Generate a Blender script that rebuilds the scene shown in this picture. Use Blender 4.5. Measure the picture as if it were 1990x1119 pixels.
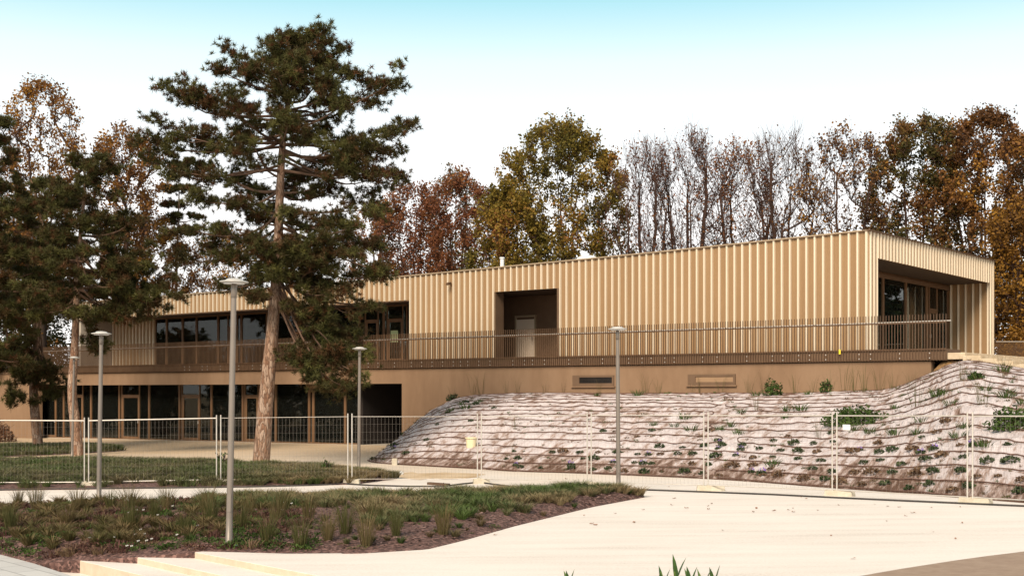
import bpy, math, random
import numpy as np
from mathutils import Vector, Matrix, noise as mnoise

R = math.radians
for o in list(bpy.data.objects):
    bpy.data.objects.remove(o)
SC = bpy.context.scene
COL = SC.collection

# ------------------------------------------------------------------ camera
F, CX, HY, EYE = 2450.0, 995.0, 760.0, 2.7      # focal length in photo pixels, centre column, horizon row, eye height
cam = bpy.data.cameras.new("camera")
cam.sensor_width = 36.0
cam.lens = 36.0 * F / 1990.0
cam.shift_y = (HY - 559.5) / 1990.0
cam.clip_start = 0.1
cam.clip_end = 6000
camo = bpy.data.objects.new("camera", cam)
COL.objects.link(camo)
camo.location = (0, 0, EYE)
camo.rotation_euler = (R(90), 0, 0)
SC.camera = camo

# ------------------------------------------------------------------ sky, sun, exposure
SUN_EL, SUN_AZ = R(40), R(-20)                   # veiled low sun behind the camera, to the left
w = bpy.data.worlds.new("World")
SC.world = w
w.use_nodes = True
nt = w.node_tree
nt.nodes.clear()
out = nt.nodes.new("ShaderNodeOutputWorld")
bg = nt.nodes.new("ShaderNodeBackground")
sky = nt.nodes.new("ShaderNodeTexSky")
sky.sky_type = 'NISHITA'
sky.sun_disc = False
sky.sun_elevation = SUN_EL
sky.sun_rotation = R(180) - SUN_AZ
sky.air_density = 1.0
sky.dust_density = 3.0
sky.ozone_density = 1.0
tc = nt.nodes.new("ShaderNodeTexCoord")
sx = nt.nodes.new("ShaderNodeSeparateXYZ")
rmp = nt.nodes.new("ShaderNodeValToRGB")        # thin bright haze towards the horizon, clear cyan above, by elevation
rmp.color_ramp.elements[0].position = 0.0
rmp.color_ramp.elements[0].color = (10.2, 9.8, 9.4, 1)
rmp.color_ramp.elements[1].position = 1.0
rmp.color_ramp.elements[1].color = (2.6, 2.4, 2.3, 1)
for p, c in ((0.15, (10.0, 9.8, 9.6, 1)), (0.21, (8.0, 8.5, 8.6, 1)), (0.252, (6.7, 8.0, 8.2, 1)), (0.296, (3.5, 6.3, 6.9, 1)), (0.34, (2.0, 4.8, 5.6, 1)), (0.5, (2.2, 2.9, 3.1, 1))):
    e = rmp.color_ramp.elements.new(p)
    e.color = c
mx = nt.nodes.new("ShaderNodeMix")
mx.data_type = 'RGBA'
mx.inputs['Factor'].default_value = 0.88
nt.links.new(tc.outputs['Generated'], sx.inputs[0])
nt.links.new(sx.outputs['Z'], rmp.inputs[0])
nt.links.new(sky.outputs[0], mx.inputs['A'])
nt.links.new(rmp.outputs[0], mx.inputs['B'])
nt.links.new(mx.outputs['Result'], bg.inputs[0])
bg.inputs[1].default_value = 0.07
nt.links.new(bg.outputs[0], out.inputs[0])

sun = bpy.data.lights.new("sun", 'SUN')
sun.energy = 2.5
sun.angle = R(24)
sun.color = (1.0, 0.86, 0.70)
suno = bpy.data.objects.new("sun", sun)
COL.objects.link(suno)
sdir = Vector((math.sin(SUN_AZ) * math.cos(SUN_EL), -math.cos(SUN_AZ) * math.cos(SUN_EL), math.sin(SUN_EL)))
suno.rotation_euler = (-sdir).to_track_quat('-Z', 'Y').to_euler()
suno.location = (0, -20, 40)

SC.view_settings.view_transform = 'Standard'
SC.view_settings.look = 'None'
SC.view_settings.exposure = 1.05
SC.view_settings.gamma = 1.0
SC.render.engine = 'CYCLES'
SC.cycles.max_bounces = 6
SC.cycles.transparent_max_bounces = 12
SC.cycles.use_adaptive_sampling = True
SC.cycles.use_denoising = True

# ------------------------------------------------------------------ helpers
def G(x, y):
    x = min(60.0, max(-60.0, x)); y = min(120.0, max(-20.0, y))
    return 0.26 + 0.0095 * x - 0.004 * y

def gp(x, y, dz=0.0):
    d = (2.44 - dz) / ((y - HY) / F + 0.0095 * (x - CX) / F - 0.004)
    X = (x - CX) / F * d
    return Vector((X, d, G(X, d) + dz))

def pix(x, y, d):
    return Vector(((x - CX) / F * d, d, EYE + (HY - y) / F * d))

# the building's own axes: s runs along the long front away from the near corner (to the left), t goes into the building
CORNER = Vector((13.95, 49.39, 0))
U = Vector((0.794, -0.608, 0)); V = Vector((0.608, 0.794, 0))
def B(s, t, z):
    p = CORNER - U * s + V * t
    return Vector((p.x, p.y, z))

def s_of(x, t):
    dx = (x - CX) / F
    c = 47.7 + t
    d = c / (V.x * dx + V.y)
    return -(Vector((dx * d, d, 0)) - CORNER).dot(U)

def roof_z(s):
    return float(np.interp(s, [-1, 0, 10.3, 27.6, 36, 56], [8.98, 8.97, 8.74, 8.48, 8.43, 8.40]))

def smooth(x, a, b):
    t = min(1.0, max(0.0, (x - a) / (b - a)))
    return t * t * (3 - 2 * t)

def props(o, label=None, cat=None, group=None, kind=None):
    if label: o['label'] = label
    if cat: o['category'] = cat
    if group: o['group'] = group
    if kind: o['kind'] = kind
    return o

def thing(name, loc, label, cat, group=None, rz=0.0):
    o = bpy.data.objects.new(name, None)
    o.empty_display_size = 0.2
    COL.objects.link(o)
    o.location = loc
    o.rotation_euler = (0, 0, rz)
    return props(o, label, cat, group)

def wloc(o):
    p = Vector((0, 0, 0))
    while o is not None:
        p = p + Vector(o.location)
        o = o.parent
    return p

def link(name, me, parent=None, origin=None):
    o = bpy.data.objects.new(name, me)
    COL.objects.link(o)
    if parent is not None:
        o.parent = parent
    elif origin is not None:
        o.location = origin
    return o

def np_mesh(name, Vt, Fc, mats, parent=None, origin=None, tint=None, smooth_sh=False, local=False):
    """One mesh object from vertex and triangle/quad arrays."""
    Vt = np.asarray(Vt, dtype=np.float32)
    Fc = np.asarray(Fc, dtype=np.int32)
    off = (0, 0, 0)
    if not local:
        off = wloc(parent) if parent is not None else (origin if origin is not None else (0, 0, 0))
    Vt = Vt - np.array(off, dtype=np.float32)
    k = Fc.shape[1]
    me = bpy.data.meshes.new(name)
    me.vertices.add(len(Vt)); me.vertices.foreach_set("co", Vt.ravel())
    me.loops.add(Fc.size); me.loops.foreach_set("vertex_index", Fc.ravel())
    me.polygons.add(len(Fc))
    me.polygons.foreach_set("loop_start", np.arange(0, Fc.size, k, dtype=np.int32))
    me.polygons.foreach_set("use_smooth", np.full(len(Fc), smooth_sh, dtype=bool))
    for m in (mats if isinstance(mats, (list, tuple)) else [mats]):
        me.materials.append(m)
    if tint is not None:
        at = me.attributes.new("tint", 'FLOAT', 'FACE')
        at.data.foreach_set("value", np.asarray(tint, dtype=np.float32))
    me.update(calc_edges=True)
    return link(name, me, parent, origin)

class MB:
    def __init__(self):
        self.v = []; self.f = []; self.mi = []
    def add(self, vs, fs, mi=0):
        b = len(self.v)
        self.v.extend(tuple(p) for p in vs)
        for f in fs:
            self.f.append(tuple(b + i for i in f)); self.mi.append(mi)
    def hexa(self, p, mi=0):
        """8 corners: bottom ring 0-3, top ring 4-7"""
        self.add(p, [(0, 3, 2, 1), (4, 5, 6, 7), (0, 1, 5, 4), (1, 2, 6, 5), (2, 3, 7, 6), (3, 0, 4, 7)], mi)
    def box(self, x0, x1, y0, y1, z0, z1, mi=0):
        self.hexa([(x0, y0, z0), (x1, y0, z0), (x1, y1, z0), (x0, y1, z0), (x0, y0, z1), (x1, y0, z1), (x1, y1, z1), (x0, y1, z1)], mi)
    def bbox(self, s0, s1, t0, t1, z0, z1, mi=0):
        """a box in the building's axes"""
        c = [(s1, t0), (s0, t0), (s0, t1), (s1, t1)]
        self.hexa([B(s, t, z0) for s, t in c] + [B(s, t, z1) for s, t in c], mi)
    def prism(self, poly, z0, z1, mi=0):
        n = len(poly)
        zb = z0 if callable(z0) else (lambda x, y: z0)
        zt = z1 if callable(z1) else (lambda x, y: z1)
        vs = [(x, y, zb(x, y)) for x, y in poly] + [(x, y, zt(x, y)) for x, y in poly]
        fs = [tuple(range(n - 1, -1, -1)), tuple(range(n, 2 * n))]
        for i in range(n):
            j = (i + 1) % n
            fs.append((i, j, n + j, n + i))
        self.add(vs, fs, mi)
    def tube(self, pts, radii, n=6, cap=True, mi=0):
        pts = [Vector(p) for p in pts]
        b = len(self.v)
        m = len(pts)
        ref = Vector((0, 0, 1))
        if abs((pts[-1] - pts[0]).normalized().z) > 0.9: ref = Vector((1, 0, 0))
        for i, p in enumerate(pts):
            d = (pts[min(i + 1, m - 1)] - pts[max(i - 1, 0)])
            if d.length < 1e-9: d = Vector((0, 0, 1))
            d.normalize()
            a = d.cross(ref)
            if a.length < 1e-4: a = d.cross(Vector((0, 1, 0)))
            a.normalize(); c = d.cross(a)
            r = radii[i] if hasattr(radii, '__len__') else radii
            for k in range(n):
                th = 2 * math.pi * k / n
                self.v.append(tuple(p + a * (r * math.cos(th)) + c * (r * math.sin(th))))
        for i in range(m - 1):
            for k in range(n):
                k2 = (k + 1) % n
                self.f.append((b + i * n + k, b + i * n + k2, b + (i + 1) * n + k2, b + (i + 1) * n + k)); self.mi.append(mi)
        if cap:
            self.f.append(tuple(b + k for k in range(n - 1, -1, -1))); self.mi.append(mi)
            self.f.append(tuple(b + (m - 1) * n + k for k in range(n))); self.mi.append(mi)
    def lathe(self, prof, n=24, c=(0, 0, 0), mi=0):
        b = len(self.v)
        for r, z in prof:
            for k in range(n):
                th = 2 * math.pi * k / n
                self.v.append((c[0] + r * math.cos(th), c[1] + r * math.sin(th), c[2] + z))
        for i in range(len(prof) - 1):
            for k in range(n):
                k2 = (k + 1) % n
                self.f.append((b + i * n + k, b + i * n + k2, b + (i + 1) * n + k2, b + (i + 1) * n + k)); self.mi.append(mi)
    def build(self, name, mats, parent=None, origin=None, smooth_sh=False, local=False, bevel=0.0, uv=None):
        off = Vector((0, 0, 0))
        if not local:
            off = wloc(parent) if parent is not None else Vector(origin or (0, 0, 0))
        me = bpy.data.meshes.new(name)
        me.from_pydata([(x - off.x, y - off.y, z - off.z) for x, y, z in self.v], [], self.f)
        mats = mats if isinstance(mats, (list, tuple)) else [mats]
        for m in mats: me.materials.append(m)
        if len(mats) > 1: me.polygons.foreach_set("material_index", self.mi)
        if smooth_sh: me.polygons.foreach_set("use_smooth", [True] * len(me.polygons))
        me.update()
        o = link(name, me, parent, origin)
        if bevel:
            md = o.modifiers.new("bevel", 'BEVEL'); md.width = bevel; md.segments = 2; md.limit_method = 'ANGLE'
        return o

# ------------------------------------------------------------------ materials
def new_mat(name):
    m = bpy.data.materials.new(name)
    m.use_nodes = True
    return m, m.node_tree, m.node_tree.nodes["Principled BSDF"]

def ramp_node(nt, stops):
    r = nt.nodes.new("ShaderNodeValToRGB")
    els = r.color_ramp.elements
    els[0].position = stops[0][0]; els[0].color = (*stops[0][1], 1)
    els[1].position = stops[-1][0]; els[1].color = (*stops[-1][1], 1)
    for p, c in stops[1:-1]:
        e = els.new(p); e.color = (*c, 1)
    return r

def noise_mat(name, stops, scale=3.0, detail=6.0, rough=0.85, bump=0.0, bscale=None, stretch=(1, 1, 1), metal=0.0, dist=0.02, nrough=0.6, distort=0.0, spec=0.3):
    m, nt, p = new_mat(name)
    tc = nt.nodes.new("ShaderNodeTexCoord")
    mp = nt.nodes.new("ShaderNodeMapping"); mp.inputs['Scale'].default_value = stretch
    nz = nt.nodes.new("ShaderNodeTexNoise"); nz.inputs['Scale'].default_value = scale
    nz.inputs['Detail'].default_value = detail; nz.inputs['Roughness'].default_value = nrough
    nz.inputs['Distortion'].default_value = distort
    nt.links.new(tc.outputs['Object'], mp.inputs[0]); nt.links.new(mp.outputs[0], nz.inputs[0])
    r = ramp_node(nt, stops)
    nt.links.new(nz.outputs[0], r.inputs[0]); nt.links.new(r.outputs[0], p.inputs['Base Color'])
    p.inputs['Roughness'].default_value = rough; p.inputs['Metallic'].default_value = metal
    p.inputs['Specular IOR Level'].default_value = spec
    if bump:
        n2 = nt.nodes.new("ShaderNodeTexNoise"); n2.inputs['Scale'].default_value = bscale or scale * 6; n2.inputs['Detail'].default_value = 5
        nt.links.new(mp.outputs[0], n2.inputs[0])
        b = nt.nodes.new("ShaderNodeBump"); b.inputs['Strength'].default_value = bump; b.inputs['Distance'].default_value = dist
        nt.links.new(n2.outputs[0], b.inputs['Height']); nt.links.new(b.outputs[0], p.inputs['Normal'])
    return m

def leaf_mat(name, stops, trans=0.3, rough=0.6):
    m, nt, p = new_mat(name)
    at = nt.nodes.new("ShaderNodeAttribute"); at.attribute_name = "tint"
    r = ramp_node(nt, stops)
    nt.links.new(at.outputs['Fac'], r.inputs[0]); nt.links.new(r.outputs[0], p.inputs['Base Color'])
    p.inputs['Roughness'].default_value = rough
    p.inputs['Specular IOR Level'].default_value = 0.2
    t = nt.nodes.new("ShaderNodeBsdfTranslucent"); nt.links.new(r.outputs[0], t.inputs[0])
    mxs = nt.nodes.new("ShaderNodeMixShader"); mxs.inputs[0].default_value = trans
    nt.links.new(p.outputs[0], mxs.inputs[1]); nt.links.new(t.outputs[0], mxs.inputs[2])
    nt.links.new(mxs.outputs[0], nt.nodes["Material Output"].inputs[0])
    return m

M = {}
M['clad'] = noise_mat('cladding_metal', [(0.3, (0.65, 0.54, 0.395)), (0.7, (0.72, 0.61, 0.46))], 0.9, 4, 0.42, stretch=(1, 1, 0.15), metal=0.25, spec=0.5)
M['perf'] = noise_mat('perforated_cladding_metal', [(0.3, (0.325, 0.203, 0.102)), (0.7, (0.385, 0.248, 0.13))], 1.1, 4, 0.55, stretch=(1, 1, 0.12), metal=0.2, spec=0.4)
M['trim'] = noise_mat('trim_metal', [(0.3, (0.36, 0.27, 0.18)), (0.7, (0.43, 0.33, 0.22))], 2, 3, 0.5, metal=0.2)
M['bronze'] = noise_mat('bronze_metal', [(0.3, (0.11, 0.063, 0.036)), (0.7, (0.15, 0.088, 0.05))], 2, 3, 0.5, metal=0.2)
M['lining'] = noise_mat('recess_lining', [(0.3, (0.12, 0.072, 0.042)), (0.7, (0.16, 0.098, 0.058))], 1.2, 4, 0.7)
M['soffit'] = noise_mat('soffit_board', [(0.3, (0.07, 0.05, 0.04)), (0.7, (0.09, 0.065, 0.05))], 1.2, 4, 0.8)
M['porch'] = noise_mat('dark_porch_paint', [(0.3, (0.018, 0.014, 0.012)), (0.7, (0.026, 0.02, 0.017))], 1.2, 4, 0.85)  # near-black wall colour stands in for the shade deep in the porch
M['concrete'] = noise_mat('brown_concrete', [(0.25, (0.18, 0.108, 0.062)), (0.5, (0.235, 0.146, 0.086)), (0.75, (0.28, 0.182, 0.112))], 0.7, 9, 0.9, bump=0.15, bscale=20, stretch=(1, 1, 0.28), nrough=0.68)
M['frame'] = noise_mat('brown_frame_wood', [(0.3, (0.14, 0.075, 0.038)), (0.7, (0.20, 0.11, 0.055))], 2, 4, 0.5, stretch=(1, 1, 0.2))
M['interior'] = noise_mat('interior_plaster', [(0.3, (0.36, 0.31, 0.25)), (0.7, (0.44, 0.38, 0.31))], 0.6, 4, 0.9)
M['roof'] = noise_mat('roof_membrane', [(0.3, (0.06, 0.055, 0.05)), (0.7, (0.1, 0.09, 0.08))], 0.5, 6, 0.9)
M['galv'] = noise_mat('galvanised_steel', [(0.3, (0.50, 0.46, 0.41)), (0.7, (0.62, 0.57, 0.51))], 6, 4, 0.45, metal=0.35)
M['wire'] = noise_mat('fence_wire', [(0.3, (0.22, 0.19, 0.165)), (0.7, (0.27, 0.235, 0.2))], 6, 2, 0.5, metal=0.3)
M['steel'] = noise_mat('lamp_post_paint', [(0.3, (0.20, 0.17, 0.145)), (0.7, (0.235, 0.20, 0.17))], 1.5, 4, 0.45, metal=0.3)
M['lamphead'] = noise_mat('lamp_head_paint', [(0.3, (0.52, 0.50, 0.46)), (0.7, (0.6, 0.57, 0.53))], 3, 3, 0.4, metal=0.2)
M['block'] = noise_mat('concrete_foot', [(0.25, (0.42, 0.36, 0.27)), (0.5, (0.5, 0.44, 0.34)), (0.75, (0.58, 0.52, 0.42))], 6, 6, 0.95, bump=0.4, bscale=40)
M['stone'] = noise_mat('cut_sandstone', [(0.25, (0.46, 0.34, 0.21)), (0.5, (0.56, 0.44, 0.30)), (0.75, (0.66, 0.55, 0.41))], 2.5, 8, 0.9, bump=0.4, bscale=30)
M['step'] = noise_mat('step_stone', [(0.25, (0.50, 0.40, 0.29)), (0.5, (0.57, 0.47, 0.35)), (0.75, (0.62, 0.53, 0.41))], 4, 10, 0.9, bump=0.25, bscale=60)
M['slabs'] = None
M['white'] = noise_mat('white_plastic', [(0.3, (0.75, 0.74, 0.72)), (0.7, (0.82, 0.81, 0.79))], 3, 2, 0.5)
M['tub'] = noise_mat('cream_plastic', [(0.3, (0.72, 0.62, 0.38)), (0.7, (0.78, 0.68, 0.44))], 3, 2, 0.55)
M['yellow'] = noise_mat('yellow_plastic', [(0.3, (0.8, 0.62, 0.04)), (0.7, (0.85, 0.68, 0.06))], 3, 2, 0.5)
M['green_paper'] = noise_mat('pale_green_paper', [(0.3, (0.5, 0.58, 0.3)), (0.7, (0.56, 0.63, 0.35))], 3, 2, 0.8)
M['greendoor'] = noise_mat('olive_green_panel', [(0.3, (0.20, 0.22, 0.06)), (0.7, (0.24, 0.26, 0.08))], 1.5, 3, 0.6)
M['hose'] = noise_mat('brown_irrigation_hose', [(0.3, (0.11, 0.06, 0.045)), (0.7, (0.17, 0.095, 0.07))], 3, 4, 0.7)
M['cable'] = noise_mat('black_hose', [(0.3, (0.03, 0.027, 0.025)), (0.7, (0.06, 0.05, 0.045))], 3, 4, 0.6)
M['plank'] = noise_mat('weathered_plank', [(0.3, (0.07, 0.04, 0.025)), (0.7, (0.13, 0.08, 0.05))], 3, 5, 0.9)
M['bark'] = noise_mat('grey_brown_bark', [(0.3, (0.035, 0.024, 0.018)), (0.7, (0.10, 0.068, 0.048))], 2.5, 8, 0.95, bump=0.6, bscale=9, stretch=(1, 1, 0.35))
M['limb'] = noise_mat('pine_limb_bark', [(0.3, (0.07, 0.042, 0.028)), (0.7, (0.17, 0.10, 0.065))], 3, 6, 0.95)
M['twig'] = noise_mat('dark_twig_bark', [(0.3, (0.035, 0.02, 0.015)), (0.7, (0.085, 0.045, 0.032))], 2.5, 5, 0.95)
M['fabric'] = noise_mat('jute_fabric', [(0.3, (0.36, 0.24, 0.14)), (0.7, (0.5, 0.36, 0.23))], 5, 8, 0.95, bump=0.5, bscale=18)
M['soil'] = noise_mat('bare_soil', [(0.3, (0.16, 0.085, 0.035)), (0.7, (0.36, 0.21, 0.09))], 2, 8, 0.95, bump=0.8, bscale=10, dist=0.06)
M['deadleaf'] = noise_mat('dead_leaf', [(0.3, (0.20, 0.07, 0.025)), (0.7, (0.30, 0.13, 0.05))], 9, 3, 0.8)
M['hill'] = noise_mat('leaf_covered_soil', [(0.3, (0.05, 0.035, 0.02)), (0.55, (0.12, 0.07, 0.03)), (0.75, (0.09, 0.09, 0.03))], 1.5, 10, 0.95, bump=0.5, bscale=6)
M['can'] = noise_mat('green_can', [(0.45, (0.05, 0.4, 0.12)), (0.55, (0.6, 0.62, 0.2))], 9, 1, 0.4)

def pine_bark():
    m, nt, p = new_mat('plated_pine_bark')
    tc = nt.nodes.new("ShaderNodeTexCoord")
    mp = nt.nodes.new("ShaderNodeMapping"); mp.inputs['Scale'].default_value = (1, 1, 0.26)
    nz = nt.nodes.new("ShaderNodeTexNoise"); nz.inputs['Scale'].default_value = 5; nz.inputs['Detail'].default_value = 6
    mixv = nt.nodes.new("ShaderNodeMix"); mixv.data_type = 'VECTOR'; mixv.inputs['Factor'].default_value = 0.22
    vo = nt.nodes.new("ShaderNodeTexVoronoi"); vo.feature = 'DISTANCE_TO_EDGE'; vo.inputs['Scale'].default_value = 15
    v2 = nt.nodes.new("ShaderNodeTexVoronoi"); v2.inputs['Scale'].default_value = 15
    nt.links.new(tc.outputs['Object'], mp.inputs[0]); nt.links.new(mp.outputs[0], nz.inputs[0])
    nt.links.new(mp.outputs[0], mixv.inputs['A']); nt.links.new(nz.outputs['Color'], mixv.inputs['B'])
    nt.links.new(mixv.outputs['Result'], vo.inputs[0]); nt.links.new(mixv.outputs['Result'], v2.inputs[0])
    r = ramp_node(nt, [(0.0, (0.24, 0.12, 0.068)), (0.5, (0.34, 0.205, 0.13)), (1.0, (0.44, 0.315, 0.235))])
    sp = nt.nodes.new("ShaderNodeSeparateColor"); nt.links.new(v2.outputs['Color'], sp.inputs[0]); nt.links.new(sp.outputs[0], r.inputs[0])
    r2 = ramp_node(nt, [(0.0, (0.34, 0.30, 0.28)), (0.10, (0.8, 0.79, 0.78)), (0.25, (1, 1, 1))])
    nt.links.new(vo.outputs['Distance'], r2.inputs[0])
    mu = nt.nodes.new("ShaderNodeMix"); mu.data_type = 'RGBA'; mu.blend_type = 'MULTIPLY'; mu.inputs['Factor'].default_value = 1
    nt.links.new(r.outputs[0], mu.inputs['A']); nt.links.new(r2.outputs[0], mu.inputs['B'])
    nt.links.new(mu.outputs['Result'], p.inputs['Base Color'])
    b = nt.nodes.new("ShaderNodeBump"); b.inputs['Strength'].default_value = 0.8; b.inputs['Distance'].default_value = 0.05
    nt.links.new(vo.outputs['Distance'], b.inputs['Height']); nt.links.new(b.outputs[0], p.inputs['Normal'])
    p.inputs['Roughness'].default_value = 0.95
    return m
M['pinebark'] = pine_bark()

def glass_mat():
    m, nt, p = new_mat('window_glass')
    nt.nodes.remove(p)
    tr = nt.nodes.new("ShaderNodeBsdfTransparent"); tr.inputs[0].default_value = (0.66, 0.69, 0.66, 1)
    gl = nt.nodes.new("ShaderNodeBsdfGlossy"); gl.inputs['Roughness'].default_value = 0.02; gl.inputs[0].default_value = (0.8, 0.85, 0.85, 1)
    fr = nt.nodes.new("ShaderNodeFresnel"); fr.inputs[0].default_value = 1.45
    ms = nt.nodes.new("ShaderNodeMixShader")
    nt.links.new(fr.outputs[0], ms.inputs[0]); nt.links.new(tr.outputs[0], ms.inputs[1]); nt.links.new(gl.outputs[0], ms.inputs[2])
    df = nt.nodes.new("ShaderNodeBsdfDiffuse"); df.inputs[0].default_value = (0.20, 0.20, 0.17, 1)
    m2 = nt.nodes.new("ShaderNodeMixShader"); m2.inputs[0].default_value = 0.022
    nt.links.new(ms.outputs[0], m2.inputs[1]); nt.links.new(df.outputs[0], m2.inputs[2])
    nt.links.new(m2.outputs[0], nt.nodes["Material Output"].inputs[0])
    return m
M['glass'] = glass_mat()

def ground_mat():
    """cream stabilised gravel; sandier towards the forecourt of the building, with fine grain and faint sweeping marks"""
    m, nt, p = new_mat('cream_gravel')
    geo = nt.nodes.new("ShaderNodeNewGeometry")
    sp = nt.nodes.new("ShaderNodeSeparateXYZ"); nt.links.new(geo.outputs['Position'], sp.inputs[0])
    n1 = nt.nodes.new("ShaderNodeTexNoise"); n1.inputs['Scale'].default_value = 0.22; n1.inputs['Detail'].default_value = 6
    n2 = nt.nodes.new("ShaderNodeTexNoise"); n2.inputs['Scale'].default_value = 26; n2.inputs['Detail'].default_value = 4
    mp = nt.nodes.new("ShaderNodeMapping"); mp.inputs['Scale'].default_value = (0.35, 2.2, 1); mp.inputs['Rotation'].default_value = (0, 0, R(-8))
    n3 = nt.nodes.new("ShaderNodeTexNoise"); n3.inputs['Scale'].default_value = 0.9; n3.inputs['Detail'].default_value = 7
    nt.links.new(geo.outputs['Position'], mp.inputs[0]); nt.links.new(mp.outputs[0], n3.inputs[0])
    nt.links.new(geo.outputs['Position'], n1.inputs[0]); nt.links.new(geo.outputs['Position'], n2.inputs[0])
    def math_(op, a, b):
        n = nt.nodes.new("ShaderNodeMath"); n.operation = op
        for i, x in enumerate((a, b)):
            if isinstance(x, (int, float)): n.inputs[i].default_value = x
            else: nt.links.new(x, n.inputs[i])
        return n.outputs[0]
    yy = math_('ADD', sp.outputs['Y'], math_('MULTIPLY', math_('SUBTRACT', n1.outputs[0], 0.5), 16.0))
    yr = nt.nodes.new("ShaderNodeMapRange"); yr.inputs[1].default_value = 33; yr.inputs[2].default_value = 60
    nt.links.new(yy, yr.inputs[0])
    zone = ramp_node(nt, [(0.0, (0.745, 0.685, 0.63)), (0.35, (0.66, 0.565, 0.465)), (1.0, (0.50, 0.375, 0.245))])
    nt.links.new(yr.outputs[0], zone.inputs[0])
    g = ramp_node(nt, [(0.28, (0.72, 0.69, 0.66)), (0.45, (0.93, 0.92, 0.91)), (0.56, (1, 1, 1)), (0.75, (1.06, 1.06, 1.05))])
    nt.links.new(math_('ADD', math_('MULTIPLY', n2.outputs[0], 0.35), math_('ADD', math_('MULTIPLY', n3.outputs[0], 0.45), math_('MULTIPLY', n1.outputs[0], 0.2))), g.inputs[0])
    mu = nt.nodes.new("ShaderNodeMix"); mu.data_type = 'RGBA'; mu.blend_type = 'MULTIPLY'; mu.inputs['Factor'].default_value = 1
    nt.links.new(zone.outputs[0], mu.inputs['A']); nt.links.new(g.outputs[0], mu.inputs['B'])
    nt.links.new(mu.outputs['Result'], p.inputs['Base Color'])
    p.inputs['Roughness'].default_value = 0.95; p.inputs['Specular IOR Level'].default_value = 0.15
    b = nt.nodes.new("ShaderNodeBump"); b.inputs['Strength'].default_value = 0.3; b.inputs['Distance'].default_value = 0.02
    nt.links.new(n2.outputs[0], b.inputs['Height']); nt.links.new(b.outputs[0], p.inputs['Normal'])
    return m
M['ground'] = ground_mat()
M['dirt'] = noise_mat('trodden_dirt', [(0.3, (0.42, 0.29, 0.165)), (0.5, (0.52, 0.39, 0.25)), (0.7, (0.60, 0.47, 0.33))], 1.4, 8, 0.95, bump=0.3, bscale=16)
M['brownpatch'] = noise_mat('brown_paving', [(0.3, (0.27, 0.19, 0.14)), (0.7, (0.35, 0.26, 0.195))], 5, 10, 0.95, bump=0.3, bscale=50)

def slab_mat():
    m, nt, p = new_mat('grey_paving_slabs')
    tc = nt.nodes.new("ShaderNodeTexCoord")
    br = nt.nodes.new("ShaderNodeTexBrick")
    br.inputs['Color1'].default_value = (0.46, 0.45, 0.44, 1); br.inputs['Color2'].default_value = (0.54, 0.53, 0.51, 1); br.inputs['Mortar'].default_value = (0.28, 0.27, 0.26, 1)
    br.inputs['Scale'].default_value = 1.0; br.inputs['Mortar Size'].default_value = 0.012; br.inputs['Brick Width'].default_value = 0.8; br.inputs['Row Height'].default_value = 0.4
    mp = nt.nodes.new("ShaderNodeMapping"); mp.inputs['Rotation'].default_value = (0, 0, R(49))
    nt.links.new(tc.outputs['Object'], mp.inputs[0]); nt.links.new(mp.outputs[0], br.inputs[0])
    nt.links.new(br.outputs[0], p.inputs['Base Color']); p.inputs['Roughness'].default_value = 0.9
    return m
M['slabs'] = slab_mat()

def mulch_mat():
    m, nt, p = new_mat('bark_mulch')
    tc = nt.nodes.new("ShaderNodeTexCoord")
    vo = nt.nodes.new("ShaderNodeTexVoronoi"); vo.inputs['Scale'].default_value = 22
    nt.links.new(tc.outputs['Object'], vo.inputs[0])
    sp = nt.nodes.new("ShaderNodeSeparateColor"); nt.links.new(vo.outputs['Color'], sp.inputs[0])
    r = ramp_node(nt, [(0.0, (0.04, 0.02, 0.016)), (0.6, (0.115, 0.056, 0.045)), (1.0, (0.25, 0.14, 0.115))])
    nt.links.new(sp.outputs[0], r.inputs[0]); nt.links.new(r.outputs[0], p.inputs['Base Color'])
    b = nt.nodes.new("ShaderNodeBump"); b.inputs['Strength'].default_value = 0.9; b.inputs['Distance'].default_value = 0.04
    nt.links.new(sp.outputs[1], b.inputs['Height']); nt.links.new(b.outputs[0], p.inputs['Normal'])
    p.inputs['Roughness'].default_value = 0.9
    return m
M['mulch'] = mulch_mat()

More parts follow.
